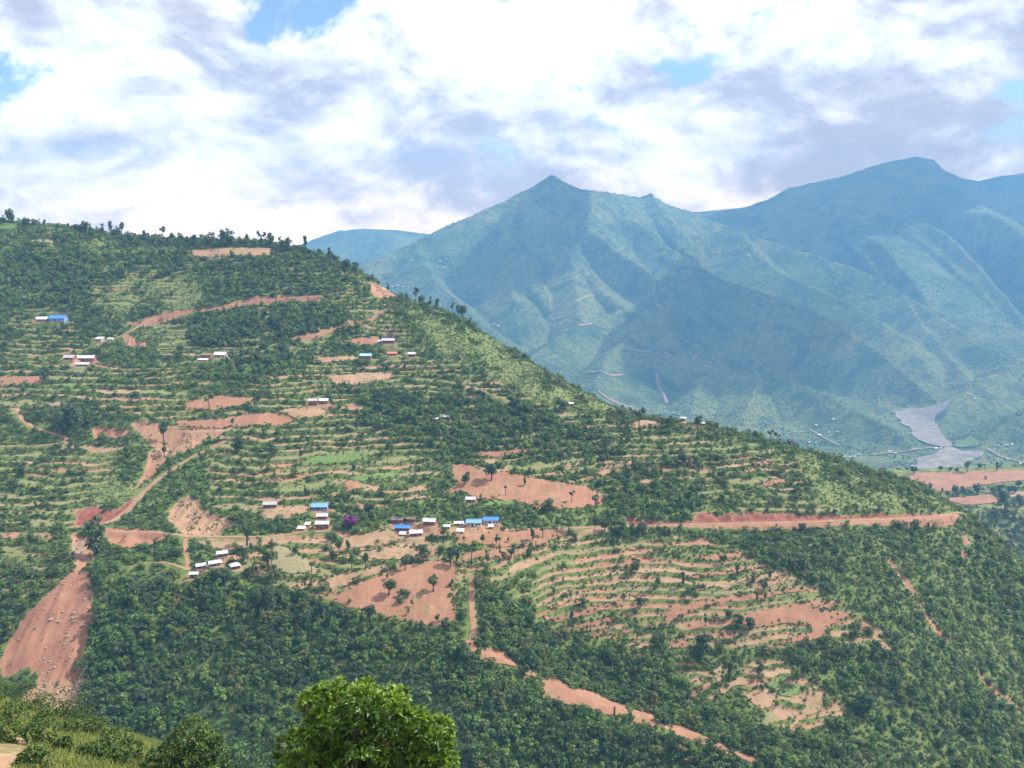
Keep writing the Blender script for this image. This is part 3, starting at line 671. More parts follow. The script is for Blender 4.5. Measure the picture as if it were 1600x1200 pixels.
def mat_hillside():
    T = NT('hillside_ground'); P = T.pos()
    terr, soilp, bare, light, q, al, red = [T.attr(k) for k in ('terr', 'soilp', 'bare', 'light', 'q', 'along', 'red')]
    nA = T.noise(P, 0.035, 5); nB = T.noise(P, 0.22, 5); nC = T.noise(P, 1.1, 3)
    g = T.mix(T.step(nB, .35, .65), (0.060, 0.098, 0.024), (0.120, 0.150, 0.040))
    gl = T.mix(T.step(nB, .35, .65), (0.095, 0.135, 0.040), (0.165, 0.185, 0.062))
    base = T.mix(light, g, gl)
    base = T.mix(T.math('MULTIPLY', T.step(nC, .5, .75), .45), base, (0.17, 0.15, 0.075))
    # terrace treads
    qn = T.math('ADD', q, T.math('MULTIPLY', T.math('SUBTRACT', nB, .5), 0.35))
    fl = T.math('FLOOR', qn); fr = T.math('SUBTRACT', qn, fl)
    cell = T.math('FLOOR', T.math('ADD', al, T.math('MULTIPLY', fl, 0.377)))
    w = T.white(T.comb(fl, cell)); sepw = T.n('ShaderNodeSeparateColor'); T.t.links.new(w[1], sepw.inputs[0])
    tread = T.math('MULTIPLY', T.step(fr, .03, .09), T.math('SUBTRACT', 1.0, T.step(T.math('SUBTRACT', fr, T.math('MULTIPLY', T.math('SUBTRACT', T.noise(P, 0.03, 2), .5), 1.1)), T.math('ADD', .56, T.math('MULTIPLY', T.step(soilp, .68, .74), .17)), T.math('ADD', .66, T.math('MULTIPLY', T.step(soilp, .68, .74), .17)))))
    issoil = T.math('LESS_THAN', sepw.outputs[0], soilp)
    soil = soil_color(T, P, T.math('MULTIPLY', sepw.outputs[1], 0.68))
    crop = T.mix(T.step(nC, .3, .7), (0.10, 0.145, 0.042), (0.16, 0.185, 0.07))
    crop = T.mix(T.math('ADD', .25, T.math('MULTIPLY', sepw.outputs[2], .75)), crop, (0.205, 0.165, 0.085))
    top = T.mix(issoil, crop, soil)
    # weeds creep over the treads
    tread = T.math('MULTIPLY', tread, T.math('SUBTRACT', 1.0, T.math('MULTIPLY', T.step(nC, .55, .8), .6)))
    base = T.mix(T.math('MULTIPLY', tread, terr), base, top)
    br = T.step(T.math('ADD', bare, T.math('ADD', T.math('MULTIPLY', T.math('SUBTRACT', nB, .5), 1.0), T.math('MULTIPLY', T.math('SUBTRACT', nC, .5), .5))), .42, .58)
    base = T.mix(br, base, soil_color(T, P, red))
    T.col(base); T.bump(T.math('ADD', nC, nB), 0.6, 0.5)
    return T.m
def mat_soil(name, red, furrow=0.5):
    T = NT(name); P = T.pos(); c = soil_color(T, P, red)
    w = T.n('ShaderNodeTexWave', wave_type='BANDS', bands_direction='Y'); T.put(w.inputs[0], P); w.inputs['Scale'].default_value = 0.11; w.inputs['Distortion'].default_value = 9.0; w.inputs['Detail'].default_value = 3; w.inputs['Detail Scale'].default_value = 0.6
    c = T.mix(T.math('MULTIPLY', T.step(w.outputs[1], .7, 1.0), 0.14), c, T.mix(.5, c, (0.20, 0.11, 0.07)))
    wd = T.math('MULTIPLY', T.step(T.noise(P, 0.33, 5, .65), .52, .62), T.step(T.noise(P, 0.05, 3), .40, .56))
    c = T.mix(T.math('MULTIPLY', wd, .8), c, T.mix(T.noise(P, 1.3, 3), (0.06, 0.10, 0.028), (0.17, 0.165, 0.07)))
    T.col(c); T.bump(T.math('ADD', T.noise(P, 0.8, 4), T.math('MULTIPLY', w.outputs[1], .25)), furrow, 0.4); return T.m
def mat_green(name, a, b, scale=0.6):
    T = NT(name); P = T.pos(); n = T.noise(P, scale, 5)
    T.col(T.mix(T.step(n, .35, .65), a, b)); T.bump(n, .6, .4); return T.m
def mat_foliage(name, kind='INSTANCER', spread=0.35):
    T = NT(name, spec=0.25, rough=0.55)
    if kind == 'INSTANCER': c = T.attr('tint', 'INSTANCER', 'Color')
    else: c = T.n('ShaderNodeObjectInfo').outputs['Color']
    geo = T.n('ShaderNodeNewGeometry')
    rnd = geo.outputs['Random Per Island']
    c = T.mix(rnd, T.mix(spread, c, (0.012, 0.022, 0.008)), T.mix(spread * 0.8, c, (0.20, 0.26, 0.07)))
    T.col(c)
    tr = T.n('ShaderNodeBsdfTranslucent'); T.put(tr.inputs[0], T.mix(.35, c, (0.20, 0.30, 0.04)))
    mx = T.n('ShaderNodeMixShader'); mx.inputs[0].default_value = 0.18
    T.t.links.new(T.b.outputs[0], mx.inputs[1]); T.t.links.new(tr.outputs[0], mx.inputs[2]); T.t.links.new(mx.outputs[0], T.out.inputs[0])
    return T.m
def mat_plain(name, c, rough=0.7, var=0.3, scale=1.2, spec=0.3, dirt=(0.12, 0.08, 0.05)):
    T = NT(name, spec=spec, rough=rough); P = T.n('ShaderNodeTexCoord').outputs['Object']
    n = T.noise(P, scale, 5)
    T.col(T.mix(T.math('MULTIPLY', T.step(n, .4, .8), var), c, dirt)); return T.m
def mat_metal_roof(name, c, rust):
    T = NT(name, spec=0.4, rough=0.5); P = T.n('ShaderNodeTexCoord').outputs['Object']
    n = T.noise(P, 0.7, 5); sheet = T.n('ShaderNodeSeparateXYZ'); T.put(sheet.inputs[0], P)
    oi = T.n('ShaderNodeObjectInfo').outputs['Random']
    w = T.white(T.comb(T.math('FLOOR', T.math('MULTIPLY', sheet.outputs[0], 1.1)), oi))
    c2 = T.mix(T.math('MULTIPLY', w[0], .25), c, tuple(v * .6 for v in c))
    T.col(T.mix(T.math('MULTIPLY', T.step(n, .5, .8), rust), c2, (0.22, 0.10, 0.05)))
    sn = T.math('SINE', T.math('MULTIPLY', sheet.outputs[0], 30.0)); T.bump(sn, .35, .03); return T.m
def mat_brick(name, c):
    T = NT(name); P = T.n('ShaderNodeTexCoord').outputs['Object']
    n = T.noise(P, 2.0, 5); n2 = T.noise(P, 0.5, 3)
    T.col(T.mix(T.step(n2, .35, .7), T.mix(T.math('MULTIPLY', n, .4), c, (0.12, 0.07, 0.05)), tuple(v * 1.25 for v in c))); T.bump(n, .4, .03); return T.m

def mat_far():
    T = NT('mountain_ground'); P = T.pos()
    nA = T.noise(P, 0.0022, 6); nB = T.noise(P, 0.010, 6, .6); nC = T.noise(P, 0.045, 5, .65); nD = T.noise(P, 0.12, 3, .6)
    g = T.mix(T.step(nC, .40, .60), (0.050, 0.088, 0.026), (0.110, 0.145, 0.040))
    g2 = T.mix(T.step(nC, .40, .60), (0.095, 0.125, 0.036), (0.180, 0.188, 0.056))
    c = T.mix(T.step(nA, .40, .60), g, g2)
    c = T.mix(T.math('MULTIPLY', T.step(nB, .48, .62), .7), c, (0.024, 0.052, 0.020))
    so = T.math('MULTIPLY', T.step(nB, .62, .72), T.step(nA, .45, .6))
    c = T.mix(T.math('MULTIPLY', so, .6), c, (0.30, 0.20, 0.12))
    T.col(c); T.bump(T.math('ADD', nC, nD), 1.0, 9.0); return T.m

def scatter_object(name, pos, scl, tint, vi, coll, rot=None):
    """points that carry instances of the plants in coll (uncountable cover)"""
    n = len(pos)
    me = bpy.data.meshes.new(name); me.vertices.add(n); me.vertices.foreach_set('co', np.asarray(pos, np.float32).ravel())
    def A(k, t, d, key):
        a = me.attributes.new(k, t, 'POINT'); a.data.foreach_set(key, np.asarray(d).ravel())
    scl = np.asarray(scl, np.float32)
    A('scl', 'FLOAT_VECTOR', scl, 'vector'); A('tint', 'FLOAT_VECTOR', np.asarray(tint, np.float32), 'vector')
    r = np.zeros((n, 3), np.float32); r[:, 2] = RNG.uniform(0, 6.283, n)
    r[:, 0] = RNG.uniform(-.15, .15, n)
    A('rot', 'FLOAT_VECTOR', r, 'vector'); A('vi', 'INT', np.asarray(vi, np.int32), 'value')
    o = obj(name, me)
    ng = bpy.data.node_groups.new(name + '_nodes', 'GeometryNodeTree')
    ng.interface.new_socket('Geometry', in_out='INPUT', socket_type='NodeSocketGeometry'); ng.interface.new_socket('Geometry', in_out='OUTPUT', socket_type='NodeSocketGeometry')
    N = ng.nodes.new; L = ng.links.new
    gi, go = N('NodeGroupInput'), N('NodeGroupOutput')
    ci = N('GeometryNodeCollectionInfo'); ci.inputs['Collection'].default_value = coll; ci.inputs['Separate Children'].default_value = True; ci.inputs['Reset Children'].default_value = True
    ip = N('GeometryNodeInstanceOnPoints'); ip.inputs['Pick Instance'].default_value = True
    def na(k, t):
        x = N('GeometryNodeInputNamedAttribute'); x.data_type = t; x.inputs['Name'].default_value = k; return x.outputs[0]
    L(gi.outputs[0], ip.inputs['Points']); L(ci.outputs[0], ip.inputs['Instance']); L(na('vi', 'INT'), ip.inputs['Instance Index'])
    L(na('scl', 'FLOAT_VECTOR'), ip.inputs['Scale'])
    er = N('FunctionNodeEulerToRotation'); L(na('rot', 'FLOAT_VECTOR'), er.inputs[0]); L(er.outputs[0], ip.inputs['Rotation'])
    L(ip.outputs[0], go.inputs[0])
    md = o.modifiers.new('scatter', 'NODES'); md.node_group = ng
    return o

# ---------------------------------------------------------------- plants: shape
def leaf_cloud(lobes, n, size, seed, up=0.25, shell=0.55, flat=1.0):
    """n leaf cards spread through lobes [(centre, radius)], kept near the outside"""
    r = np.random.default_rng(seed)
    C = np.array([l[0] for l in lobes], float); Rr = np.array([l[1] if np.ndim(l[1]) else (l[1],) * 3 for l in lobes], float)
    w = (Rr.prod(1)) ** (2 / 3); w /= w.sum()
    k = r.choice(len(lobes), n, p=w)
    d = r.normal(size=(n, 3)); d /= np.linalg.norm(d, axis=1, keepdims=True)
    d[:, 2] = np.where((d[:, 2] < -0.3) & (r.random(n) < .6), -d[:, 2], d[:, 2])
    rad = shell + (1 - shell) * r.random(n) ** 0.6
    p = C[k] + d * Rr[k] * rad[:, None]
    nrm = d * 1.0 + r.normal(size=(n, 3)) * 0.30 + np.array([0, 0, up])
    nrm /= np.linalg.norm(nrm, axis=1, keepdims=True)
    a = np.cross(nrm, r.normal(size=(n, 3))); a /= np.linalg.norm(a, axis=1, keepdims=True); b = np.cross(nrm, a)
    s = size * r.uniform(.6, 1.35, n)[:, None]
    V = np.stack([p - a * s, p - b * s * .62 * flat + nrm * s * .15, p + a * s, p + b * s * .62 * flat + nrm * s * .15], 1).reshape(-1, 3)
    F = np.arange(4 * n).reshape(n, 4)
    return V, F
# ---------------------------------------------------------------- near hillside: heights on a grid
GX = np.concatenate([np.arange(-660, -600, 6.0), np.arange(-600, 400, 1.35), np.arange(400, 520, 6.0)])
GY = np.concatenate([np.arange(318, 925, 1.35), np.arange(925, 1140, 5.0)])
near_fn = build_near()
cx_ = np.arange(-672, 540, 6.0); cy_ = np.arange(306, 1156, 6.0)
CXX, CYY = np.meshgrid(cx_, cy_); CZ = near_fn(CXX, CYY)
def bil(ax, ay, Z, x, y):
    i = np.clip(np.searchsorted(ax, x) - 1, 0, len(ax) - 2); j = np.clip(np.searchsorted(ay, y) - 1, 0, len(ay) - 2)
    tx = np.clip((x - ax[i]) / (ax[i + 1] - ax[i]), 0, 1); ty = np.clip((y - ay[j]) / (ay[j + 1] - ay[j]), 0, 1)
    return (Z[j, i] * (1 - tx) + Z[j, i + 1] * tx) * (1 - ty) + (Z[j + 1, i] * (1 - tx) + Z[j + 1, i + 1] * tx) * ty
X2, Y2 = np.meshgrid(GX, GY)
Z0 = bil(cx_, cy_, CZ, X2, Y2)
Z0 = Z0 + 2.2 * fbm(X2 / 70, Y2 / 70, 3, 3) + 0.6 * fbm(X2 / 16, Y2 / 16, 2, 4)
HZ = Z0
def ground(x, y):
    return bil(GX, GY, HZ, np.asarray(x, float), np.asarray(y, float))
def hit(px, py, lo=330.0, hi=1130.0):
    """where the line of sight through a picture point meets the hillside"""
    a, b = ray(px, py)
    ys = np.arange(lo, hi, 0.7)
    z = ground(a * ys, ys)
    k = np.nonzero(z >= b * ys)[0]
    if len(k) == 0:
        k = [int(np.argmin(b * ys - z))]
    y = ys[k[0]]
    return np.array([a * y, y, z[k[0]]])

PX2, PY2 = project(X2, Y2, Z0)
wob = 9.0
PXW = PX2 + wob * fbm(X2 / 18, Y2 / 18, 3, 41); PYW = PY2 + wob * 0.6 * fbm(X2 / 18, Y2 / 18, 3, 42)
def blur(M, n=1):
    for _ in range(n):
        P = np.pad(M, 1, mode='edge')
        M = (P[:-2, 1:-1] + P[2:, 1:-1] + P[1:-1, :-2] + P[1:-1, 2:] + 2 * P[1:-1, 1:-1]) / 6
    return M
terr = np.zeros_like(Z0); soilp = np.zeros_like(Z0); forest = np.zeros_like(Z0); light = np.zeros_like(Z0); bare = np.zeros_like(Z0); red = np.full_like(Z0, .5)
for poly, sp in TERR:
    m = inside(poly, PXW, PYW); terr[m] = 1; soilp[m] = np.maximum(soilp[m], sp)
for poly, f in FOREST:
    m = inside(poly, PXW, PYW); forest[m] = np.maximum(forest[m], f)
for poly in LIGHT:
    light[inside(poly, PXW, PYW)] = 1
for poly, rd in BARE:
    m = inside(poly, PX2 + (PXW - PX2) * .45, PY2 + (PYW - PY2) * .45); bare[m] = 1; red[m] = rd
front = Y2 < 1000
field_mask = np.zeros_like(Z0)
FIELD_W = []
for kind, poly in FIELDS:
    w = np.array([hit(*p)[:2] for p in poly]); FIELD_W.append((kind, w))
    lo = w.min(0) - 4; hi = w.max(0) + 4
    i0, i1 = np.searchsorted(GX, (lo[0], hi[0])); j0, j1 = np.searchsorted(GY, (lo[1], hi[1]))
    sx, sy = X2[j0:j1, i0:i1], Y2[j0:j1, i0:i1]
    if sx.size: field_mask[j0:j1, i0:i1] = np.maximum(field_mask[j0:j1, i0:i1], inside(w, sx, sy))
road_mask = np.zeros_like(Z0)
ROAD_W = []
def smooth_line(p, n=3):
    p = np.array(p, float)
    for _ in range(n):
        q = [p[0]]
        for a, b in zip(p[:-1], p[1:]):
            q += [a * .75 + b * .25, a * .25 + b * .75]
        q.append(p[-1]); p = np.array(q)
    return p
for pts, wd in ROADS:
    w = smooth_line([hit(*p) for p in pts], 3)
    zs = ground(w[:, 0], w[:, 1])
    for _ in range(12): zs[1:-1] = (zs[:-2] + zs[2:] + zs[1:-1]) / 3
    ROAD_W.append((np.column_stack([w[:, :2], zs]), wd))
PAD_W = []
for (px, py, wpx) in PADS:
    p = hit(px, py); wm = wpx / FPX * p[1] * 1.02
    c = p[:2] + np.array([0, wm * 0.26]); PAD_W.append((c, wm * 0.62 + 1.2, p[2] + 0.25))
def carve(Z):
    for w, wd in ROAD_W:
        lo = w[:, :2].min(0) - 14; hi = w[:, :2].max(0) + 14
        i0, i1 = np.searchsorted(GX, (lo[0], hi[0])); j0, j1 = np.searchsorted(GY, (lo[1], hi[1]))
        sx, sy = X2[j0:j1, i0:i1], Y2[j0:j1, i0:i1]
        d, t, _ = polydist(w[:, :2], sx, sy)
        L = np.concatenate([[0], np.cumsum(np.hypot(*np.diff(w[:, :2], axis=0).T))])
        zr = np.interp(t, L, w[:, 2])
        k = sstep(wd / 2 + 1.2, wd / 2 + (6.0 if wd > 3 else 3.0), d)
        Z[j0:j1, i0:i1] = zr * (1 - k) + Z[j0:j1, i0:i1] * k
        road_mask[j0:j1, i0:i1] = np.maximum(road_mask[j0:j1, i0:i1], 1 - sstep(wd / 2 + .3, wd / 2 + 2.0, d))
    for c, r, z in PAD_W:
        i0, i1 = np.searchsorted(GX, (c[0] - r * 2, c[0] + r * 2)); j0, j1 = np.searchsorted(GY, (c[1] - r * 2, c[1] + r * 2))
        d = np.hypot(X2[j0:j1, i0:i1] - c[0], Y2[j0:j1, i0:i1] - c[1])
        k = sstep(r, r * 1.5, d)
        Z[j0:j1, i0:i1] = z * (1 - k) + Z[j0:j1, i0:i1] * k
        bare[j0:j1, i0:i1] = np.maximum(bare[j0:j1, i0:i1], .75 * (1 - sstep(r * .8, r * 1.2, d)))
    return Z
QSTEP = 3.0
terr = terr * np.where(soilp > .7, sstep(-.55, -.25, fbm(X2 / 36, Y2 / 24, 3, 65)), sstep(-.50, -.12, fbm(X2 / 45, Y2 / 30, 3, 65)))
terr = blur(terr * (1 - field_mask), 2)
light = .75 * blur(light, 14) * sstep(-.55, .1, fbm(X2 / 14, Y2 / 14, 3, 66)); forest_s = blur(forest, 2); bare = blur(bare, 1)
q = (Z0 + 2.0 * fbm(X2 / 40, Y2 / 40, 2, 61) + .9 * fbm(X2 / 13, Y2 / 13, 2, 62) + 2.4 * (vnoise(Z0 / 5.5, X2 / 90, 64) - .5)) / QSTEP
fr = q - np.floor(q)
prof = np.where(fr < .64, fr / .64 * .20, .20 + sstep(.64, 1.0, fr) * .80)
Zt = (np.floor(q) + prof - q) * QSTEP + Z0
Zn = Z0 * (1 - terr) + Zt * terr
# scrubby micro-relief away from the fields, rills in the scars
Zn = Zn + (1 - terr) * (1 - field_mask) * 0.5 * fbm(X2 / 5, Y2 / 5, 2, 8)
rill = fbm(X2 / 6, Y2 / 60, 3, 77)
Zn = Zn + blur(bare, 2) * (1 - terr) * (rill * 2.6 - 1.2)
fmb = blur(field_mask, 1)
Zn = Zn * (1 - fmb) + blur(Zn, 8) * fmb
HZ = carve(Zn)
along = X2 / 48.0 + 0.8 * fbm(X2 / 60, Y2 / 60, 2, 63)
near_attr = dict(terr=terr, soilp=soilp, bare=np.maximum(bare, 0), light=light, q=q, along=along, red=blur(red, 2))

MAT = dict(
    hill=mat_hillside(), red=mat_soil('red_ploughed_soil', 0.74), tan=mat_soil('tan_dry_soil', 0.22), road=mat_soil('road_earth', 0.42, .2),
    hay=mat_green('dry_grass_field', (0.17, 0.16, 0.08), (0.24, 0.20, 0.115)), crop=mat_green('young_crop', (0.075, 0.135, 0.035), (0.14, 0.19, 0.06)),
    green=mat_green('meadow', (0.06, 0.12, 0.028), (0.10, 0.16, 0.04)), far=mat_far(), fol=mat_foliage('foliage_cover'), tree=mat_foliage('foliage_tree', 'OBJECT'),
    bark=mat_plain('bark', (0.11, 0.08, 0.055), .9, .5, 3.0, .1, (0.04, 0.03, 0.02)),
    gravel=None)
me = np_mesh('hillside', np.stack([X2, Y2, HZ], -1).reshape(-1, 3), grid_faces(*X2.shape), [MAT['hill']], True, {k: v.ravel() for k, v in near_attr.items()})
hillside = tag(obj('hillside', me), 'terraced green hillside with red fields sloping down to the right', 'hillside', kind='structure')

def drape(name, w, mat, parent, lift=0.2, cell=2.6, gfun=ground, attrs=None):
    """a sheet that follows the ground inside an outline"""
    w = np.asarray(w)[:, :2]; B = []
    for a, b in zip(w, np.roll(w, -1, 0)):
        n = max(1, int(np.hypot(*(b - a)) / cell))
        for k in range(n): B.append(a + (b - a) * k / n)
    B = np.array(B); nb = len(B)
    k_ = cell * 2.2
    B = B + 0.8 * cell * np.stack([fbm(B[:, 0] / k_, B[:, 1] / k_, 2, 15), fbm(B[:, 0] / k_, B[:, 1] / k_, 2, 16)], -1)
    gx = np.arange(w[:, 0].min(), w[:, 0].max(), cell); gy = np.arange(w[:, 1].min(), w[:, 1].max(), cell)
    if len(gx) and len(gy):
        I = np.stack(np.meshgrid(gx, gy), -1).reshape(-1, 2)
        I = I + RNG.uniform(-.2, .2, I.shape) * cell
        d, _, _ = polydist(np.vstack([B, B[:1]]), I[:, 0], I[:, 1])
        I = I[inside(B, I[:, 0], I[:, 1]) & (d > cell * .45)]
    else: I = np.zeros((0, 2))
    V = [Vector(p) for p in np.vstack([B, I])]
    vo, eo, fo, *_ = delaunay_2d_cdt(V, [(i, (i + 1) % nb) for i in range(nb)], [], 1, 1e-4)
    P = np.array([tuple(p) for p in vo])
    F = []
    for f in fo:
        c = P[list(f)].mean(0)
        if inside(B, np.array([c[0]]), np.array([c[1]]))[0]: F.append(f)
    if not F: return None
    z = gfun(P[:, 0], P[:, 1]) + lift
    m_ = bpy.data.meshes.new(name); m_.from_pydata(np.column_stack([P, z]).tolist(), [], F); m_.update()
    if m_.polygons[0].normal.z < 0: m_.flip_normals()
    m_.polygons.foreach_set('use_smooth', [True] * len(m_.polygons)); m_.materials.append(mat)
    return obj(name, m_, parent)
for kind, w in FIELD_W:
    drape('field', w, MAT[kind], hillside, 0.38, 1.9)
def ribbon(name, w, wd, mat, parent, lift=0.12, gfun=ground):
    w = np.asarray(w); L = np.concatenate([[0], np.cumsum(np.hypot(*np.diff(w[:, :2], axis=0).T))])
    s = np.arange(0, L[-1], 1.6); x = np.interp(s, L, w[:, 0]); y = np.interp(s, L, w[:, 1])
    t = np.stack([np.gradient(x), np.gradient(y)], -1); t /= np.linalg.norm(t, axis=1, keepdims=True) + 1e-9
    nrm = np.stack([-t[:, 1], t[:, 0]], -1); n = 5
    wdv = wd * (1 + .25 * fbm(s / 9, s * 0, 2, 33))
    rows = []
    for k in range(n):
        o = (k / (n - 1) - .5) * wdv; xx, yy = x + nrm[:, 0] * o, y + nrm[:, 1] * o
        rows.append(np.stack([xx, yy, gfun(xx, yy) + lift], -1))
    V = np.stack(rows, 1)
    me = np_mesh(name, V.reshape(-1, 3), grid_faces(len(s), n)[:, ::-1], [mat], True)
    return obj(name, me, parent)
ROAD_LABELS = ['red earth road cut level across the spur below the scrub', 'earth road climbing across the upper slope above the terraces', 'pale dirt road rising right from the red cutting by the scar',
               'dirt track running level from the cutting towards the village', 'short footpath dropping from the track towards the silver-roofed houses', 'track with a hairpin bend under the big round tree',
               'dirt road on the shoulder below the upper red fields', 'short dirt lane near the thatched hut', 'narrow footpath slanting down to the right in the green middle slope',
               'thin footpath above the landslide scar', 'earth path beside the lower red field', 'footpath linking the sloping red strip fields']
for (w, wd), lab in zip(ROAD_W, ROAD_LABELS):
    r_ = ribbon('road' if wd >= 2.6 else 'footpath', w, wd, MAT['road'], None)
    tag(r_, lab, 'road' if wd >= 2.6 else 'path', kind='structure')

# ---------------------------------------------------------------- slope below the viewer
fg_fn = foreground_fn()
FX = np.concatenate([np.arange(-260, -90, 8.0), np.arange(-90, 20, 0.9), np.arange(20, 260, 8.0)])
FY = np.concatenate([np.arange(-60, 20, 4.0), np.arange(20, 110, 0.9), np.arange(110, 350, 6.0)])
FXX, FYY = np.meshgrid(FX, FY); FZ = fg_fn(FXX, FYY) + 0.5 * fbm(FXX / 9, FYY / 9, 3, 21)
def fground(x, y): return bil(FX, FY, FZ, np.asarray(x, float), np.asarray(y, float))
def fhit(px, py):
    a, b = ray(px, py); ys = np.arange(25, 200, 0.2); z = fground(a * ys, ys)
    k = np.nonzero(z >= b * ys)[0]; k = k[0] if len(k) else int(np.argmin(b * ys - z))
    return np.array([a * ys[k], ys[k], z[k]])
mat_fg = mat_green('foreground_grass_ground', (0.075, 0.11, 0.028), (0.16, 0.17, 0.05), 0.5)
fgo = tag(obj('foreground_slope', np_mesh('foreground_slope', np.stack([FXX, FYY, FZ], -1).reshape(-1, 3), grid_faces(*FXX.shape), [mat_fg], True)),
          'grassy yellow-green slope below the viewer in the lower left corner', 'slope', kind='structure')
pw = [fhit(*p) for p in [(-60, 1185), (0, 1162), (14, 1153), (38, 1153), (52, 1163), (44, 1178), (24, 1199), (10, 1230), (-60, 1260)]]
tag(drape('footpath', pw, MAT['tan'], None, 0.06, 1.0, fground), 'bare earth path bend in the lower left corner', 'path', kind='structure')

# ---------------------------------------------------------------- far valley and mountains
ys_ = np.concatenate([np.arange(640, 900, 9.0), 900 * 1.0037 ** np.arange(0, 552)])
ss_ = np.linspace(-.80, .80, 800)
S_, YF = np.meshgrid(ss_, ys_); XF = S_ * YF
ZFAR = far_height(XF, YF)
ZFAR = ZFAR - np.where(YF < 900, (900 - YF) * 0.9, 0)
far_me = np_mesh('mountain_terrain', np.stack([XF, YF, ZFAR], -1).reshape(-1, 3), grid_faces(*XF.shape), [MAT['far']], True)
mountains = tag(obj('mountain_terrain', far_me), 'blue hazy mountains and side spurs beyond the valley', 'mountains', kind='structure')
def farground(x, y):
    x = np.asarray(x, float); y = np.asarray(y, float)
    return bil(ss_, ys_, ZFAR, x / y, y)
def farhit(px, py, lo=960.0):
    a, b = ray(px, py); ys = np.concatenate([np.arange(lo, 2500, 3.0), np.arange(2500, 6850, 7.0)]); z = farground(a * ys, ys)
    k = np.nonzero(z >= b * ys)[0]; k = k[0] if len(k) else int(np.argmin(b * ys - z))
    return np.array([a * ys[k], ys[k], z[k]])
vf = obj('valley_floor', np_mesh('valley_floor', [(-12000, -800, ZF - 40), (12000, -800, ZF - 40), (12000, 6950, ZF - 40), (-12000, 6950, ZF - 40)], np.array([[0, 1, 2, 3]]), [MAT['far']]))
tag(vf, 'low valley floor under the mountains', 'valley', kind='structure')
# ---------------------------------------------------------------- river bed, valley road and plateau fields
def mat_gravel():
    T = NT('river_gravel'); P = T.pos(); n = T.noise(P, 0.012, 6, .6, dist=2.5); n2 = T.noise(P, 0.15, 4)
    T.col(T.mix(T.step(n, .35, .65), T.mix(n2, (0.125, 0.106, 0.088), (0.175, 0.150, 0.125)), (0.26, 0.225, 0.185))); return T.m
MAT['gravel'] = mat_gravel()
def valley_sheet(name, poly, mat, lift, cell, lab, cat):
    w = np.array([farhit(*p, lo=1800)[:2] for p in poly])
    o = drape(name, w, mat, None, lift, cell, farground)
    return tag(o, lab, cat, kind='structure')
valley_sheet('river_bed', [(1398, 644), (1420, 640), (1450, 637), (1466, 634), (1484, 627), (1478, 637), (1462, 648), (1455, 656), (1463, 668), (1470, 680), (1480, 690), (1490, 699), (1485, 703), (1462, 699), (1446, 695), (1434, 688), (1422, 674), (1408, 658)], MAT['gravel'], 3.0, 22, 'grey gravel river bed winding out of the mountain valley', 'river')
valley_sheet('river_bed', [(1440, 716), (1462, 709), (1478, 700), (1490, 700), (1500, 704), (1528, 705), (1538, 708), (1526, 716), (1512, 726), (1505, 740), (1490, 760), (1420, 760), (1424, 738), (1432, 724)], MAT['gravel'], 3.0, 22, 'wide grey gravel bank below the valley bridge', 'river')
valley_sheet('meadow', [(1492, 690), (1520, 684), (1528, 694), (1522, 700), (1492, 699)], MAT['crop'], 2.5, 22, 'bright green field beside the river', 'field')
def valley_ribbon(pts, wd, lab):
    w = smooth_line([farhit(*p, lo=1800) for p in pts], 3)
    s = ribbon('road', w, wd * 0.9, MAT['tan'], None, 3.0, farground); tag(s, lab, 'road', kind='structure')
valley_ribbon([(1542, 703), (1560, 712), (1580, 720), (1620, 728)], 12, 'pale road on the right bank of the river')
valley_ribbon([(1360, 712), (1400, 708), (1440, 703), (1458, 700)], 9, 'pale road along the left bank of the river')
valley_ribbon([(1266, 672), (1285, 684), (1300, 692), (1312, 698)], 8, 'pale lane through the wooded valley village')
# far tracks and scars on the mountain
for pts, wd, lab in (([(862, 500), (890, 493), (915, 486)], 12, 'pale track on the left of the lower mountain'), ([(884, 436), (912, 443)], 9, 'short track high on the lower mountain'),
                     ([(933, 452), (918, 463), (905, 470), (898, 478)], 10, 'zigzag track below the shaded bowl'), ([(885, 517), (905, 512), (925, 506)], 12, 'track by the houses on the lower mountain'),
                     ([(958, 545), (985, 548), (1020, 551), (1050, 557)], 9, 'level road below the pointed foothill'), ([(912, 583), (940, 588), (975, 586)], 10, 'pale road on the lowest foothill'),
                     ([(935, 612), (950, 625), (970, 633), (990, 640)], 14, 'bright road cutting just above the near spur'), ([(1024, 585), (1030, 605), (1042, 632)], 16, 'pale landslip streak on the foothill'), ([(1082, 566), (1110, 567)], 9, 'short road on the foothill crest')):
    w = smooth_line([farhit(*p, lo=2300) for p in pts], 3)
    tag(ribbon('road', w, wd * 0.9, MAT['tan'], None, 2.5, farground), lab, 'road', kind='structure')
PLAT = [('red', [(1405, 747), (1420, 740), (1470, 739), (1530, 737), (1600, 734), (1720, 730), (1720, 748), (1600, 752), (1560, 755), (1500, 766), (1450, 768), (1420, 757)]),
        ('red', [(1478, 781), (1500, 776), (1555, 775), (1562, 783), (1545, 788), (1500, 789)]), ('tan', [(1572, 772), (1640, 766), (1640, 774), (1575, 778)])]
for kd, poly in PLAT:
    w = np.array([farhit(a, b)[:2] for a, b in poly])
    o = drape('field', w, MAT[kd], mountains, 0.7, 7.0, farground)

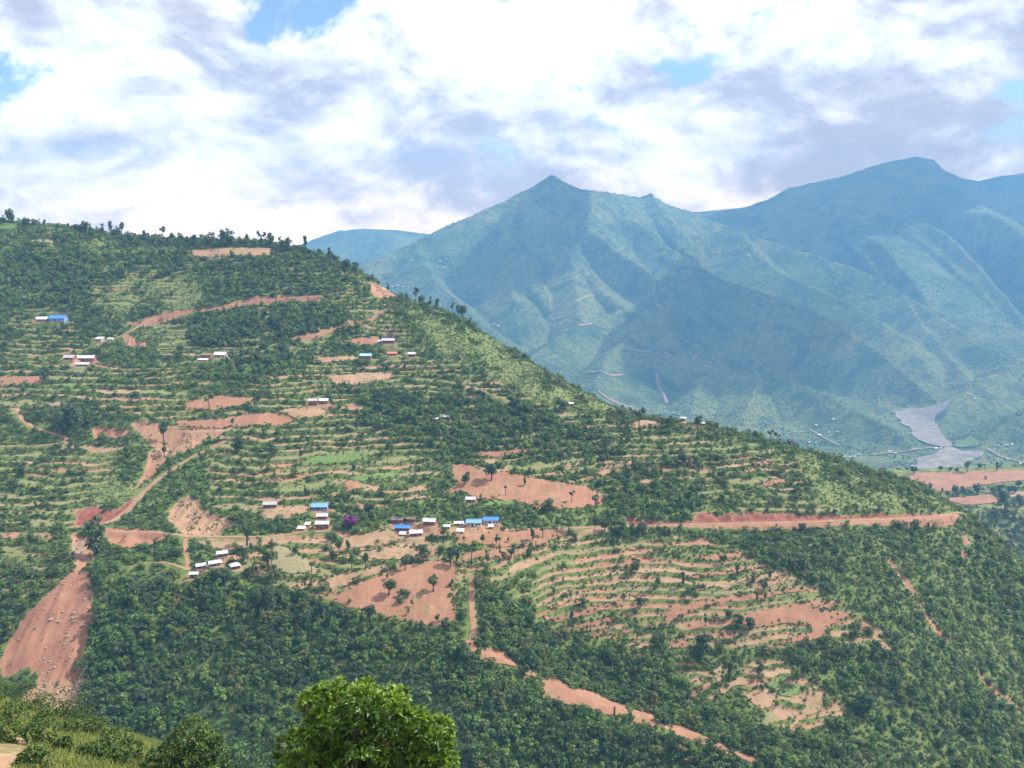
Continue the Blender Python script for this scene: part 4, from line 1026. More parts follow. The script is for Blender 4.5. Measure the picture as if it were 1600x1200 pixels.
# ---------------------------------------------------------------- plant cover that nobody could count
hide = bpy.data.collections.new('plant_sources')          # sources of the instanced cover, not in the scene itself
def source(name, lobes, n, size, seed, **kw):
    V, F = leaf_cloud(lobes, n, size, seed, **kw)
    o = bpy.data.objects.new(name, np_mesh(name, V, F, [MAT['fol']])); hide.objects.link(o)
src_r = random.Random(3)
def rnd_lobes(k, spread, r0, r1, z0, z1):
    return [((src_r.uniform(-spread, spread), src_r.uniform(-spread, spread), src_r.uniform(z0, z1)), (src_r.uniform(r0, r1), src_r.uniform(r0, r1), src_r.uniform(r0, r1) * .85)) for _ in range(k)]
for i in range(6):      # 0-5 rounded bushes, about 2 wide and 1.6 high
    source('cover_a_bush%d' % i, rnd_lobes(6, .55, .36, .58, .3, 1.1), 210, .15, 100 + i)
for i in range(3):      # 6-8 tall tree crowns
    source('cover_b_crown%d' % i, rnd_lobes(9, .5, .3, .5, .6, 2.3), 280, .15, 200 + i)
for i in range(3):      # 9-11 low spreading scrub
    source('cover_c_scrub%d' % i, rnd_lobes(6, .8, .3, .5, .15, .45), 130, .18, 300 + i)

def near_masks(x, y):
    i = np.clip(np.searchsorted(GX, x), 0, len(GX) - 1); j = np.clip(np.searchsorted(GY, y), 0, len(GY) - 1)
    return [M[j, i] for M in (terr, soilp, forest_s, light, bare, field_mask, road_mask, q)]
pad_c = np.array([c for c, r, z in PAD_W]); pad_r = np.array([r for c, r, z in PAD_W])
HCOL = dict(dark=(0.022, 0.056, 0.014), mid=(0.074, 0.152, 0.022), bright=(0.142, 0.240, 0.028), pale=(0.135, 0.185, 0.038), olive=(0.140, 0.130, 0.036))
def tints(n, mixv, pale):
    d, m_, b, p, o = [np.array(HCOL[k]) for k in ('dark', 'mid', 'bright', 'pale', 'olive')]
    t = np.clip(mixv, 0, 1)[:, None]
    c = np.where(t < .5, d + (m_ - d) * t * 2, m_ + (b - m_) * (t * 2 - 1))
    c = c + (p - c) * np.clip(pale, 0, 1)[:, None]
    k = RNG.random(n)[:, None]                      # odd species among the rest
    c = np.where(k < .08, o * .9, np.where(k < .15, np.array([0.175, 0.245, 0.040]), np.where(k < .22, np.array([0.026, 0.058, 0.030]), c)))
    return c * RNG.uniform(.8, 1.2, (n, 1))
def scatter_near():
    N0 = 520000
    y = 330 + (1.0 - RNG.random(N0) ** 1.25) * 640
    x = RNG.uniform(-640, 430, N0)
    z = ground(x, y); px, py = project(x, y, z)
    m = (px > -90) & (px < 1690) & (py > 300) & (py < 1290)
    x, y, z, px, py = x[m], y[m], z[m], px[m], py[m]
    te, sp, fo, li, ba, fm, rm, qq = near_masks(x, y)
    rdm = near_attr['red'][np.clip(np.searchsorted(GY, y), 0, len(GY) - 1), np.clip(np.searchsorted(GX, x), 0, len(GX) - 1)]
    fr = qq - np.floor(qq); n = len(x)
    clump = fbm(x / 22, y / 22, 3, 81); clump2 = fbm(x / 60, y / 60, 2, 83); bandn = fbm(x / 9, y / 9, 2, 85)
    onriser = ((fr > np.where(sp > .7, .76, .60)) | (fr < .05)) & (te > .5)
    dens = .17 + .10 * (clump > -.05) - .09 * li
    dens = np.where(te > .5, np.where(onriser, .34 + .12 * clump, .010 + .03 * (clump > .42)), dens)
    dens = np.maximum(dens, fo * (.155 + .07 * clump) * np.where(clump2 + .5 * bandn < -.5, .35, 1))
    streak = fbm((x + y * .35) / 4.5, y / 22, 3, 86)
    dens = dens * (1 - np.clip(ba * 1.35, 0, np.where((streak > .12) & (rdm < .72), .30, .975)))
    dens = np.where((fm > .5) | (rm > .15), 0, dens)
    for c, r in zip(pad_c, pad_r):
        dens = np.where(np.hypot(x - c[0], y - c[1] + r * .35) < r * 1.05, 0, dens)
    base = .30
    keep = RNG.random(n) < dens / base
    x, y, z, px, py, te, sp, fo, li, ba, fr, clump, clump2, bandn, onriser = [a[keep] for a in (x, y, z, px, py, te, sp, fo, li, ba, fr, clump, clump2, bandn, onriser)]
    n = len(x)
    isf = RNG.random(n) < fo
    size = RNG.uniform(.6, 1.25, n)
    size = np.where(onriser & ~isf, RNG.uniform(.45, 1.0, n) * np.where(sp > .8, .78, 1.0), size)
    size = np.where(isf, (0.8 + 3.1 * RNG.random(n) ** 2.6) * (1 + .25 * clump), size)
    big = (RNG.random(n) < np.where(sp > .8, .02, .085)) & (li < .4)
    size = np.where(big, RNG.uniform(1.7, 2.7, n), size)
    size = np.where(ba > .4, RNG.uniform(.35, .7, n), size)
    size = size * np.where(li > .5, .8, 1.0)
    tone = .56 + .45 * clump2 + .25 * bandn - .08 * isf - .10 * (isf & (py > 900)) + .1 * (py < 480) + RNG.normal(0, .32, n)
    tone = tone + .22 * (onriser & ~isf)
    pale = li * RNG.uniform(.35, 1.0, n) + .12
    tint = tints(n, tone, pale - .25 * isf)
    vi = RNG.integers(0, 6, n)
    tall = (isf & (RNG.random(n) < .16)) | (big & (RNG.random(n) < .4))
    vi = np.where(tall, RNG.integers(6, 9, n), vi)
    vi = np.where((li > .5) & (RNG.random(n) < .6), RNG.integers(9, 12, n), vi)
    sz = size[:, None] * np.stack([RNG.uniform(.85, 1.25, n), RNG.uniform(.85, 1.25, n), RNG.uniform(.8, 1.2, n) * np.where(isf, 1.05, .9)], -1)
    P = np.stack([x, y, z - .25 * size], -1)
    return P, sz, tint, vi, isf, te > .5
P, sz, tint, vi, isf, ist = scatter_near()
print('cover', len(P), isf.sum(), ist.sum())
for nm, m, lab, cat in (('forest', isf, 'dense dark green woodland covering the lower slopes and gullies', 'woodland'),
                        ('terrace_scrub', ist & ~isf, 'green bushes growing along the terrace banks', 'bushes'),
                        ('hillside_scrub', ~ist & ~isf, 'green scrub covering the open hillside', 'scrub')):
    tag(scatter_object(nm, P[m], sz[m], tint[m], vi[m], hide), lab, cat, kind='stuff')
def scatter_edges():
    pts = []
    for kind, w in FIELD_W:
        for a, b in zip(w, np.roll(w, -1, 0)):
            n = max(1, int(np.hypot(*(b - a)) / .9))
            for k in range(n): pts.append(a + (b - a) * (k + RNG.random()) / n)
    p = np.array(pts); nz = fbm(p[:, 0] / 11, p[:, 1] / 11, 2, 87)
    p = p[RNG.random(len(p)) < np.clip(.60 + .9 * nz, .1, .97)]
    p = p + RNG.normal(size=p.shape) * 1.0; n = len(p)
    size = RNG.uniform(.3, 1.0, n) * (1 + .9 * (RNG.random(n) < .10))
    lips = []                                              # weeds on the low lips that step across the fields
    for kind, w in FIELD_W:
        lo, hi = w.min(0), w.max(0); k = int(np.prod(hi - lo) / 1.2)
        c = RNG.uniform(lo, hi, (k, 2)); c = c[inside(w, c[:, 0], c[:, 1])]
        if not len(c): continue
        g = ground(c[:, 0], c[:, 1]); f = (g + 1.2 * fbm(c[:, 0] / 30, c[:, 1] / 30, 2, 89)) / 2.6; f = f - np.floor(f)
        lips.append(c[(f > .95) & (fbm(c[:, 0] / 26, c[:, 1] / 26, 2, 90) > -.1) | (RNG.random(len(c)) < .006)])
    lips = np.concatenate(lips); p = np.concatenate([p, lips]); size = np.concatenate([size, RNG.uniform(.16, .42, len(lips))]); n = len(p)
    z = ground(p[:, 0], p[:, 1]); tone = .5 + .35 * fbm(p[:, 0] / 20, p[:, 1] / 20, 2, 88) + RNG.uniform(-.3, .3, n)
    return np.stack([p[:, 0], p[:, 1], z - .15 * size], -1), size[:, None] * RNG.uniform(.8, 1.25, (n, 3)), tints(n, tone, RNG.uniform(-.2, .5, n)), RNG.integers(0, 6, n)
P, sz, tint, vi = scatter_edges(); print('edge cover', len(P))
tag(scatter_object('field_edge_scrub', P, sz, tint, vi, hide), 'low bushes and weeds lining the edges of the red fields', 'bushes', kind='stuff')
def scatter_far():
    n0 = 60000
    j = RNG.integers(40, len(ys_) - 2, n0); i = RNG.integers(0, len(ss_) - 1, n0)
    x = XF[j, i] + RNG.uniform(-.5, .5, n0) * YF[j, i] * .0018; y = YF[j, i] * (1 + RNG.uniform(0, .0037, n0)); z = farground(x, y)
    px, py = project(x, y, z)
    nz = fbm(x / 160, y / 160, 3, 95)
    m = (px > -60) & (px < 1660) & (py < 860) & (y > 960) & (nz > .02 - .22 * RNG.random(n0)) & ((py < 735) | (py > 760))
    # keep the river, the tracks and the plateau fields clear
    for poly in ([(1395, 640), (1515, 608), (1500, 630), (1462, 650), (1492, 700), (1545, 700), (1545, 712), (1500, 765), (1415, 765), (1440, 705), (1430, 690), (1405, 662)],
                 [(1400, 748), (1420, 738), (1600, 730), (1720, 728), (1720, 752), (1600, 755), (1500, 769), (1450, 771)], [(1474, 782), (1500, 774), (1640, 764), (1640, 778), (1562, 786), (1545, 791), (1500, 792)]):
        m &= ~inside(poly, px, py)
    x, y, z, nz = x[m], y[m], z[m], nz[m]
    sx = RNG.uniform(380, 800, 9000); sy = RNG.uniform(700, 1010, 9000); sz_ = farground(sx, sy); spx, spy = project(sx, sy, sz_)
    k = (sz_ < ZM - 3) & (sz_ > ZM - 190)                        # woods on the slope below the plateau
    x = np.concatenate([x, sx[k]]); y = np.concatenate([y, sy[k]]); z = np.concatenate([z, sz_[k]]); nz = np.concatenate([nz, RNG.uniform(-.5, -.1, k.sum())])
    cr = [p for pts, k, r in RIDGES[:2] for p in smooth_line([at(*q) for q in pts], 5)]      # trees along the crests
    cr = np.array(cr)[RNG.integers(0, len(cr), 900), :2] + RNG.normal(size=(900, 2)) * 14
    x = np.concatenate([x, cr[:, 0]]); y = np.concatenate([y, cr[:, 1]]); z = farground(x, y); nz = np.concatenate([nz, RNG.uniform(-.4, 0, 900)]); n = len(x)
    size = RNG.uniform(2.2, 4.2, n) * np.where(y < 1400, .75, 1.0) * (1 + (y > 4000) * .35)
    tone = .25 + .5 * nz + RNG.uniform(-.25, .25, n)
    return np.stack([x, y, z - .3 * size], -1), np.repeat(size[:, None], 3, 1), tints(n, tone, np.full(n, .08)), RNG.integers(0, 6, n)
P, sz, tint, vi = scatter_far(); print('far cover', len(P))
tag(scatter_object('distant_forest', P, sz, tint, vi, hide), 'distant woods on the valley sides and mountains', 'woodland', kind='stuff')

# ---------------------------------------------------------------- single trees
def tree_proto(kind, seed):
    """crown and trunk of a tree 8 m tall"""
    r = random.Random(seed); L = []; tb = MB(); up = .25; n = 620; s = .36
    def ball(c, rad, k, rr):
        for _ in range(k):
            L.append(((c[0] + r.uniform(-1, 1) * rad[0], c[1] + r.uniform(-1, 1) * rad[1], c[2] + r.uniform(-1, 1) * rad[2]), tuple(r.uniform(.75, 1.15) * rr for _ in range(3))))
    if kind == 'round': ball((0, 0, 4.9), (1.9, 1.9, 1.3), 16, 1.45); n = 1000; th = 2.6; tr = .32
    elif kind == 'broad': ball((0, 0, 4.3), (1.9, 1.9, 2.0), 15, 1.25); n = 900; th = 2.2; tr = .28
    elif kind == 'dome': ball((0, 0, 3.9), (2.5, 2.3, 2.0), 26, 1.6); n = 1700; th = 1.4; tr = .4
    elif kind == 'tallbroad': ball((0, 0, 5.6), (1.3, 1.2, 1.3), 12, 1.0); ball((0.2, 0, 2.6), (.8, .8, 1.2), 8, .9); n = 1100; th = 3.4; tr = .3
    elif kind == 'bright': ball((0, 0, 5.2), (1.2, 1.2, 1.6), 9, 1.0); n = 560; th = 3.2; tr = .18
    elif kind == 'slim': ball((0, 0, 4.9), (.55, .55, 2.2), 8, .95); n = 520; th = 2.6; tr = .2
    elif kind == 'columnar': ball((0, 0, 4.2), (.35, .35, 3.0), 9, .8); n = 520; th = 1.6; tr = .2
    elif kind == 'pollard': ball((0, 0, 6.3), (.9, .9, .8), 6, .95); n = 430; th = 5.2; tr = .22
    elif kind == 'palmy': ball((0, 0, 6.8), (.7, .7, .5), 6, .85); n = 380; th = 6.2; tr = .2
    elif kind == 'puff':
        for a in range(3): ball((r.uniform(-1.3, 1.3), r.uniform(-.8, .8), 5.0 + a * .9), (.5, .5, .35), 3, .72)
        n = 380; th = 5.2; tr = .17
    elif kind == 'crooked':
        ball((-1.0, 0, 5.2), (.9, .9, 1.0), 6, 1.0); ball((1.2, .3, 6.4), (.7, .7, .7), 5, .85); ball((.9, -.3, 4.2), (.5, .5, .4), 3, .75); n = 700; th = 2.8; tr = .3
    elif kind == 'bushy': ball((0, 0, 3.0), (3.0, 1.8, 1.5), 14, 1.8); n = 900; th = 1.0; tr = .15; s = .5
    elif kind == 'bamboo':
        for a in range(12):
            w = r.uniform(0, 6.28); d = r.uniform(.2, 2.6)
            L.append(((math.cos(w) * d, math.sin(w) * d, 4.4 - d * .5 + r.uniform(-1, 1)), (.75, .75, 2.4)))
        n = 900; th = 3.0; tr = .12; up = .1
    V, F = leaf_cloud(L, n, s, seed, up=up, shell=.45)
    V[:, 2] = np.maximum(V[:, 2], .15)
    crown = np_mesh('crown', V, F, [MAT['tree']])
    lean = r.uniform(-.3, .3)
    tb.tube([(0, 0, -1.2), (lean * .2, 0, th * .5), (lean, lean * .4, th), (lean * 1.1, 0, th + 1.6)], [tr * 1.5, tr * 1.05, tr * .85, tr * .4], 7)
    for (c, _) in L[::3]:
        c = Vector(c); b = Vector((lean, lean * .4, th * .85)); mid = (b + c) / 2 + Vector((0, 0, .2))
        tb.tube([b, mid, c], [tr * .5, tr * .36, tr * .12], 5)
    return crown, tb.mesh('trunk', MAT['bark'], True)
KINDS = ('round', 'broad', 'bright', 'slim', 'columnar', 'pollard', 'palmy', 'puff', 'crooked', 'bushy', 'bamboo', 'dome', 'tallbroad')
PROTO = {k: [tree_proto(k, 40 * i + j) for j in range(3)] for i, k in enumerate(KINDS)}
TCOL = dict(round=(0.024, 0.052, 0.022), broad=(0.034, 0.066, 0.026), bright=(0.095, 0.150, 0.034), slim=(0.040, 0.078, 0.028), columnar=(0.028, 0.056, 0.024), pollard=(0.080, 0.120, 0.034),
            palmy=(0.045, 0.085, 0.030), puff=(0.040, 0.062, 0.030), crooked=(0.050, 0.095, 0.030), bushy=(0.085, 0.145, 0.032), bamboo=(0.115, 0.165, 0.040), dome=(0.030, 0.062, 0.030), tallbroad=(0.040, 0.082, 0.026))
LOOK = dict(round='dark round-crowned tree', broad='dark spreading tree', bright='bright green young tree', slim='narrow upright tree', columnar='dark column-shaped tree', pollard='lopped tree with a tufted top',
            palmy='bare-stemmed tree with a small head', puff='thin tree with separate leaf puffs', crooked='forked leaning tree', bushy='bright green bush', bamboo='yellow-green bamboo clump', dome='big dark dome-shaped tree', tallbroad='tall ragged tree')
CATS = dict(bushy='bush', bamboo='bamboo')
MARKS = [  # places one can point to, used to say where a tree stands
    (615, 945, 'on the lower red field'), (690, 985, 'at the right end of the lower red field'), (540, 965, 'at the left edge of the lower red field'), (760, 865, 'in the red fields below the twin blue roofs'), (690, 850, 'below the village houses'),
    (640, 885, 'on the tan terraces under the village'), (560, 880, 'left of the tan village field'), (440, 890, 'beside the dry grass field'), (560, 790, 'near the purple tree'), (470, 775, 'above the lone blue house'), (385, 850, 'by the level track'),
    (370, 915, 'around the silver-roofed row'), (770, 755, 'on the largest red field'), (880, 790, 'along the lower edge of the largest red field'), (850, 835, 'beside the road right of the village'), (110, 670, 'in the hairpin of the left track'), (150, 860, 'at the head of the landslide scar'),
    (260, 705, 'above the pale rising road'), (370, 700, 'right of the pale rising road'), (350, 640, 'on the pink fields of the left slope'), (450, 715, 'on the green terraces left of centre'), (30, 348, 'at the far left of the hilltop skyline'), (165, 365, 'on the left hilltop skyline'), (265, 378, 'on the hilltop skyline left of the tan top field'),
    (340, 382, 'on the hilltop skyline above the tan top field'), (420, 380, 'on the hilltop skyline right of the tan top field'), (500, 400, 'where the hilltop skyline starts to drop'), (550, 425, 'on the dropping skyline above the red bare bank'), (660, 478, 'on the skyline knoll of the spur'), (725, 497, 'at the right end of the skyline knoll'),
    (1000, 660, 'on the tan field at the spur saddle'), (1060, 665, 'by the white huts on the spur skyline'), (1155, 680, 'on the spur skyline right of the huts'), (1210, 690, 'on the spur skyline far right'), (1420, 830, 'just below the red road cut'), (1250, 830, 'below the middle of the red road cut'),
    (1060, 1020, 'at the foot of the stepped red terraces'), (905, 1010, 'left of the stepped red terraces'), (910, 950, 'on the narrow terraces left of the gully'), (1100, 930, 'among the stepped red terraces'), (1200, 910, 'at the upper edge of the stepped red terraces'), (1170, 1065, 'on the lower right tan terraces'), (1340, 1110, 'in the lower right scrub'), (1240, 1065, 'above the curved tan field'),
    (960, 1115, 'on the sloping red strip fields'), (820, 1050, 'at the top of the sloping red strip fields'), (730, 1025, 'on the path below the lower red field'), (970, 835, 'where the road meets the red cutting'), (820, 640, 'on the green middle spur'), (60, 540, 'on the upper left terraces'), (200, 620, 'on the tan terraces of the left slope'), (590, 560, 'around the upper hamlet'),
    (650, 650, 'around the huts in the wooded middle slope'), (600, 740, 'on the crop terraces in the centre'), (850, 700, 'in the woods above the largest red field'), (1100, 750, 'on the right upper terraces'), (490, 640, 'beside the tall brick house'), (330, 560, 'around the thatched hut'), (60, 800, 'on the green left terraces'), (470, 480, 'under the upper road'), (800, 930, 'along the gully right of the earth path'), (300, 870, 'around the silver-roofed row'),
    (1500, 740, 'on the back edge of the far plateau field'), (1510, 772, 'in the hedge between the far plateau fields'), (1580, 792, 'at the front edge of the far plateau')]
TREE_LIST = []
def plant(px, py, kind, hpx, p, seed):
    TREE_LIST.append(dict(px=px, py=py, kind=kind, h=hpx / FPX * math.hypot(p[1], p[2]) * 1.04, p=p, seed=seed))
for k, (px, py, kind, h) in enumerate(TREES): plant(px, py, kind, h, hit(px, py), k)
for k, (px, py, kind, h) in enumerate(PLATEAU_TREES): plant(px, py, kind, h, farhit(px, py), 500 + k)
for k in range(34):
    r_ = random.Random(7000 + k); px = 8 + k * 16.5 + r_.uniform(-6, 6)
    py = np.interp(px, [c[0] for c in CREST], [c[1] for c in CREST]) + r_.uniform(2, 12)
    plant(px, py, r_.choice(['broad', 'slim', 'broad', 'puff', 'round', 'slim']), r_.uniform(10, 20), hit(px, py), 300 + k)
# hedgerow trees scattered through the terraces
rt = np.random.default_rng(12); cand = 0
placed = [(t['px'], t['py']) for t in TREE_LIST]
while len(TREE_LIST) < 292 and cand < 6000:
    cand += 1
    px, py = rt.uniform(5, 1330), rt.uniform(395, 1010)
    p = hit(px, py)
    te, sp, fo, li, ba, fm, rm, qq = [float(v) for v in near_masks(p[0], p[1])]
    fr_ = qq - math.floor(qq)
    if te < .5 or fm > .5 or rm > .1 or ba > .3 or not (.5 < fr_ or fr_ < .12): continue
    if min(math.hypot(px - a, (py - b) * 1.4) for a, b in placed) < 13: continue
    if np.hypot(pad_c[:, 0] - p[0], pad_c[:, 1] - p[1]).min() < 11: continue
    kind = rt.choice(['broad', 'slim', 'bright', 'pollard', 'crooked', 'columnar', 'round'], p=[.33, .24, .14, .1, .07, .06, .06])
    placed.append((px, py)); plant(px, py, str(kind), rt.uniform(10, 21) * (py / 780) ** .6, p, 900 + cand)
# labels: look, place, and order from the left where several are alike
ORD = ['leftmost', 'second', 'third', 'fourth', 'fifth', 'sixth', 'seventh', 'eighth', 'ninth', 'tenth', 'eleventh', 'twelfth', 'thirteenth', 'fourteenth', 'fifteenth', 'sixteenth', 'seventeenth', 'eighteenth']
grp = {}
for t in TREE_LIST:
    mk = min(MARKS, key=lambda m: (t['px'] - m[0]) ** 2 + ((t['py'] - m[1]) * 1.6) ** 2)
    grp.setdefault((t['kind'], mk[2]), []).append(t)
for (kind, where), ts in grp.items():
    ts.sort(key=lambda t: t['px'])
    for i, t in enumerate(ts):
        if len(ts) == 1: t['label'] = LOOK[kind] + ' ' + where
        elif len(ts) == 2: t['label'] = ('left ' if i == 0 else 'right ') + LOOK[kind] + ' ' + where
        else: t['label'] = LOOK[kind] + ' ' + where + ', ' + (ORD[i] if i == 0 else ORD[min(i, 17)] + ' from left')
        if len(t['label'].replace('-', ' ').split()) > 15: t['label'] = t['label'].replace(LOOK[kind], {'puff': 'thin tufted tree', 'palmy': 'bare-stemmed tree', 'pollard': 'lopped tree'}.get(kind, LOOK[kind])).replace('the hilltop skyline', 'the skyline').replace(' from left', '')
KEEP = {}
for t in TREE_LIST:
    rr = random.Random(t['seed']); kind = t['kind']; crown, trunk = PROTO[kind][t['seed'] % 3]
    s = t['h'] / 8.0; name = 'bush' if kind == 'bushy' else 'bamboo_clump' if kind == 'bamboo' else 'tree'
    e = empty(name, t['p'], rr.uniform(0, 6.28), (s * rr.uniform(.9, 1.12), s * rr.uniform(.9, 1.12), s))
    tag(e, t['label'], CATS.get(kind, 'tree'), 'single trees on the hillside' if t['p'][1] < 950 else 'trees on the far plateau')
    c = obj('crown', crown, e); v = rr.uniform(.8, 1.25); c0 = TCOL[kind]
    c.color = (c0[0] * v, c0[1] * v * rr.uniform(.94, 1.06), c0[2] * v, 1)
    obj('trunk', trunk, e)
# the purple flowering tree
p = hit(548, 824); pl = []
r9 = random.Random(9)
for _ in range(16): pl.append(((r9.uniform(-2.6, 2.6), r9.uniform(-1.6, 1.6), r9.uniform(2.0, 5.6)), (1.5, 1.4, 1.2)))
V, F = leaf_cloud(pl, 1500, .34, 77)
T = NT('magenta_blossom', .2, .6); T.col(T.mix(T.n('ShaderNodeNewGeometry').outputs['Random Per Island'], (0.12, 0.012, 0.12), (0.34, 0.05, 0.31)))
e = tag(empty('flowering_tree', p, 0, 1.2), 'purple flowering tree beside the brick-walled white-roofed farm', 'tree')
obj('crown', np_mesh('crown', V, F, [T.m]), e)
lf = leaf_cloud(pl, 500, .36, 78, shell=.3); lo_ = obj('leaves', np_mesh('leaves', lf[0], lf[1], [MAT['tree']]), e); lo_.color = (0.04, 0.075, 0.03, 1)
mb = MB(); mb.tube([(0, 0, -1), (0.1, 0, 1.5), (0, .1, 3.5)], [.4, .3, .15])
for c, _ in pl[::3]: mb.tube([(0.1, 0, 1.4), tuple((Vector(c) + Vector((0, 0, 1.4))) / 2), c], [.16, .11, .05], 5)
obj('trunk', mb.mesh('trunk', MAT['bark'], True), e)
# ---------------------------------------------------------------- houses
ROOF = dict(farwhite=mat_metal_roof('far_tin', (0.44, 0.44, 0.45), .25), white=mat_metal_roof('white_tin', (0.56, 0.56, 0.58), .40), silver=mat_metal_roof('silver_tin', (0.52, 0.54, 0.58), .22), blue=mat_metal_roof('blue_tin', (0.045, 0.19, 0.55), .04),
            bluepale=mat_metal_roof('faded_blue_tin', (0.16, 0.34, 0.68), .05), skyblue=mat_metal_roof('sky_blue_tin', (0.30, 0.50, 0.70), .08), lilac=mat_metal_roof('lilac_tin', (0.42, 0.38, 0.62), .1),
            grey=mat_metal_roof('grey_tin', (0.40, 0.38, 0.36), .4), dark=mat_plain('slate', (0.16, 0.12, 0.11), .9, .4), thatch=mat_plain('thatch', (0.22, 0.15, 0.09), 1, .5), clay=mat_plain('clay_tile', (0.38, 0.15, 0.09), .9, .3))
WALL = dict(brick=mat_brick('red_brick', (0.26, 0.10, 0.062)), brown=mat_brick('mud_wall', (0.26, 0.165, 0.105)), grey=mat_brick('cement', (0.36, 0.34, 0.32)), whitewall=mat_brick('whitewash', (0.60, 0.58, 0.54)),
            bluewall=mat_brick('blue_wash', (0.16, 0.25, 0.46)), maroon=mat_brick('maroon_wash', (0.22, 0.035, 0.05)))
M_DOOR = mat_plain('door_wood', (0.06, 0.04, 0.03), .7, .3); M_PANE = mat_plain('window_dark', (0.02, 0.025, 0.03), .25, .1, spec=.5); M_FRAME = mat_plain('window_timber', (0.20, 0.13, 0.08), .7, .3); M_STONE = mat_brick('stone_plinth', (0.24, 0.20, 0.17))
def build_house(e, w, d, h, roof, wall, shape, detail=True):
    """w along x, front wall at y = 0 facing -y"""
    pitch = .58 if shape == 'gable' else .45
    mb = MB(); t = 2.0
    hw, rh = w / 2, d / 2 * pitch
    if shape == 'gable':
        V = [(-hw, 0, -t), (hw, 0, -t), (hw, d, -t), (-hw, d, -t), (-hw, 0, h), (hw, 0, h), (hw, d, h), (-hw, d, h), (-hw, d / 2, h + rh), (hw, d / 2, h + rh)]
        mb.add(V, [(0, 1, 5, 4), (2, 3, 7, 6), (1, 2, 6, 9, 5), (3, 0, 4, 8, 7)])
    elif shape == 'shed':
        V = [(-hw, 0, -t), (hw, 0, -t), (hw, d, -t), (-hw, d, -t), (-hw, 0, h), (hw, 0, h), (hw, d, h + d * .22), (-hw, d, h + d * .22)]
        mb.add(V, [(0, 1, 5, 4), (2, 3, 7, 6), (1, 2, 6, 5), (3, 0, 4, 7)])
    else:
        mb.box((0, d / 2, (h - t) / 2), (w, d, h + t))
    wl = obj('wall', mb.mesh('wall', WALL[wall]), e)
    o, th = .45, .07
    if shape == 'gable':
        for sgn, nm in ((-1, 'roof'), (1, 'roof')):
            y0 = d / 2; y1 = d / 2 + sgn * (d / 2 + o); z0 = h + rh + .05; z1 = h - o * pitch + .05
            V = [(-hw - o, y0, z0), (hw + o, y0, z0), (hw + o, y1, z1), (-hw - o, y1, z1)]; V += [(a, b, c + th) for a, b, c in V]
            F = [(0, 1, 2, 3), (7, 6, 5, 4), (0, 4, 5, 1), (1, 5, 6, 2), (2, 6, 7, 3), (3, 7, 4, 0)]
            m = MB().add(V, F if sgn > 0 else [f[::-1] for f in F]).mesh('roof', ROOF[roof])
            ro = obj('roof', m, e)
        if detail: obj('ridge_cap', MB().box((0, d / 2, h + rh + .13), (w + 2 * o, .4, .07)).mesh('ridge_cap', ROOF[roof]), ro)
    elif shape == 'shed':
        k = .22
        V = [(-hw - o, -o, h - o * k + .04), (hw + o, -o, h - o * k + .04), (hw + o, d + o, h + (d + o) * k + .04), (-hw - o, d + o, h + (d + o) * k + .04)]; V += [(a, b, c + th) for a, b, c in V]
        obj('roof', MB().add(V, [(3, 2, 1, 0), (4, 5, 6, 7), (0, 1, 5, 4), (1, 2, 6, 5), (2, 3, 7, 6), (3, 0, 4, 7)]).mesh('roof', ROOF[roof]), e)
    else:
        rr = d * .3; V = [(-hw - o, -o, h), (hw + o, -o, h), (hw + o, d + o, h), (-hw - o, d + o, h), (-hw * .25, d / 2, h + rr), (hw * .25, d / 2, h + rr)]
        obj('roof', MB().add(V, [(3, 2, 1, 0), (0, 1, 5, 4), (1, 2, 5), (2, 3, 4, 5), (3, 0, 4)]).mesh('roof', ROOF[roof]), e)
    if not detail: return
    if h > 1.6:
        dh = min(1.9, h - .25); dx = -w * .08
        dr = obj('door', MB().box((dx, -.03, dh / 2), (.95, .07, dh)).mesh('door', M_DOOR), e)
        obj('frame', MB().box((dx, -.02, dh + .06), (1.2, .09, .12)).box((dx - .54, -.02, dh / 2), (.12, .09, dh)).box((dx + .54, -.02, dh / 2), (.12, .09, dh)).mesh('frame', M_FRAME), dr)
        rows = [min(1.35, h * .58)] if h < 3.1 else [1.2, h - .75]
        for zc in rows:
            for fx in (-.36, .2, .38) if w > 7 else (-.34, .3):
                wn = obj('window', MB().box((fx * w, -.03, zc), (.8, .06, .8)).mesh('window', M_PANE), e)
                obj('frame', MB().box((fx * w, -.05, zc + .44), (1.0, .08, .09)).box((fx * w, -.05, zc - .44), (1.0, .08, .09)).box((fx * w - .45, -.05, zc), (.09, .08, .8)).box((fx * w + .45, -.05, zc), (.09, .08, .8)).mesh('frame', M_FRAME), wn)
        # a porch post row under the eaves and a stone step
        if w > 8 and shape == 'gable':
            for k in range(4):
                obj('post', MB().box((-hw + .3 + k * (w - .6) / 3, -.38, h / 2 - .15), (.12, .12, h - .3)).mesh('post', M_FRAME), e)
        obj('plinth', MB().box((0, -.55, -.35), (w + .3, 1.0, .9)).mesh('plinth', M_STONE), e)
for i, (px, py, wpx, dr, h, roof, wall, rz, shape, lab) in enumerate(HOUSES):
    c, r, z = PAD_W[i]; p = hit(px, py)
    wm = wpx / FPX * p[1] * 1.02 - .7
    e = empty('hut' if wm < 5.5 else 'house', (p[0], p[1] + .6, z), R(rz))
    tag(e, lab, 'hut' if wm < 5.5 else 'house', 'houses on the terraced hillside')
    build_house(e, wm, max(wm * dr * 1.15, 2.4), h, roof, wall, shape)
ORDW = ['leftmost', 'second from left', 'third from left', 'fourth from left', 'fifth from left', 'sixth from left', 'seventh from left', 'eighth from left', 'ninth from left', 'tenth from left', 'eleventh from left']
k = 0
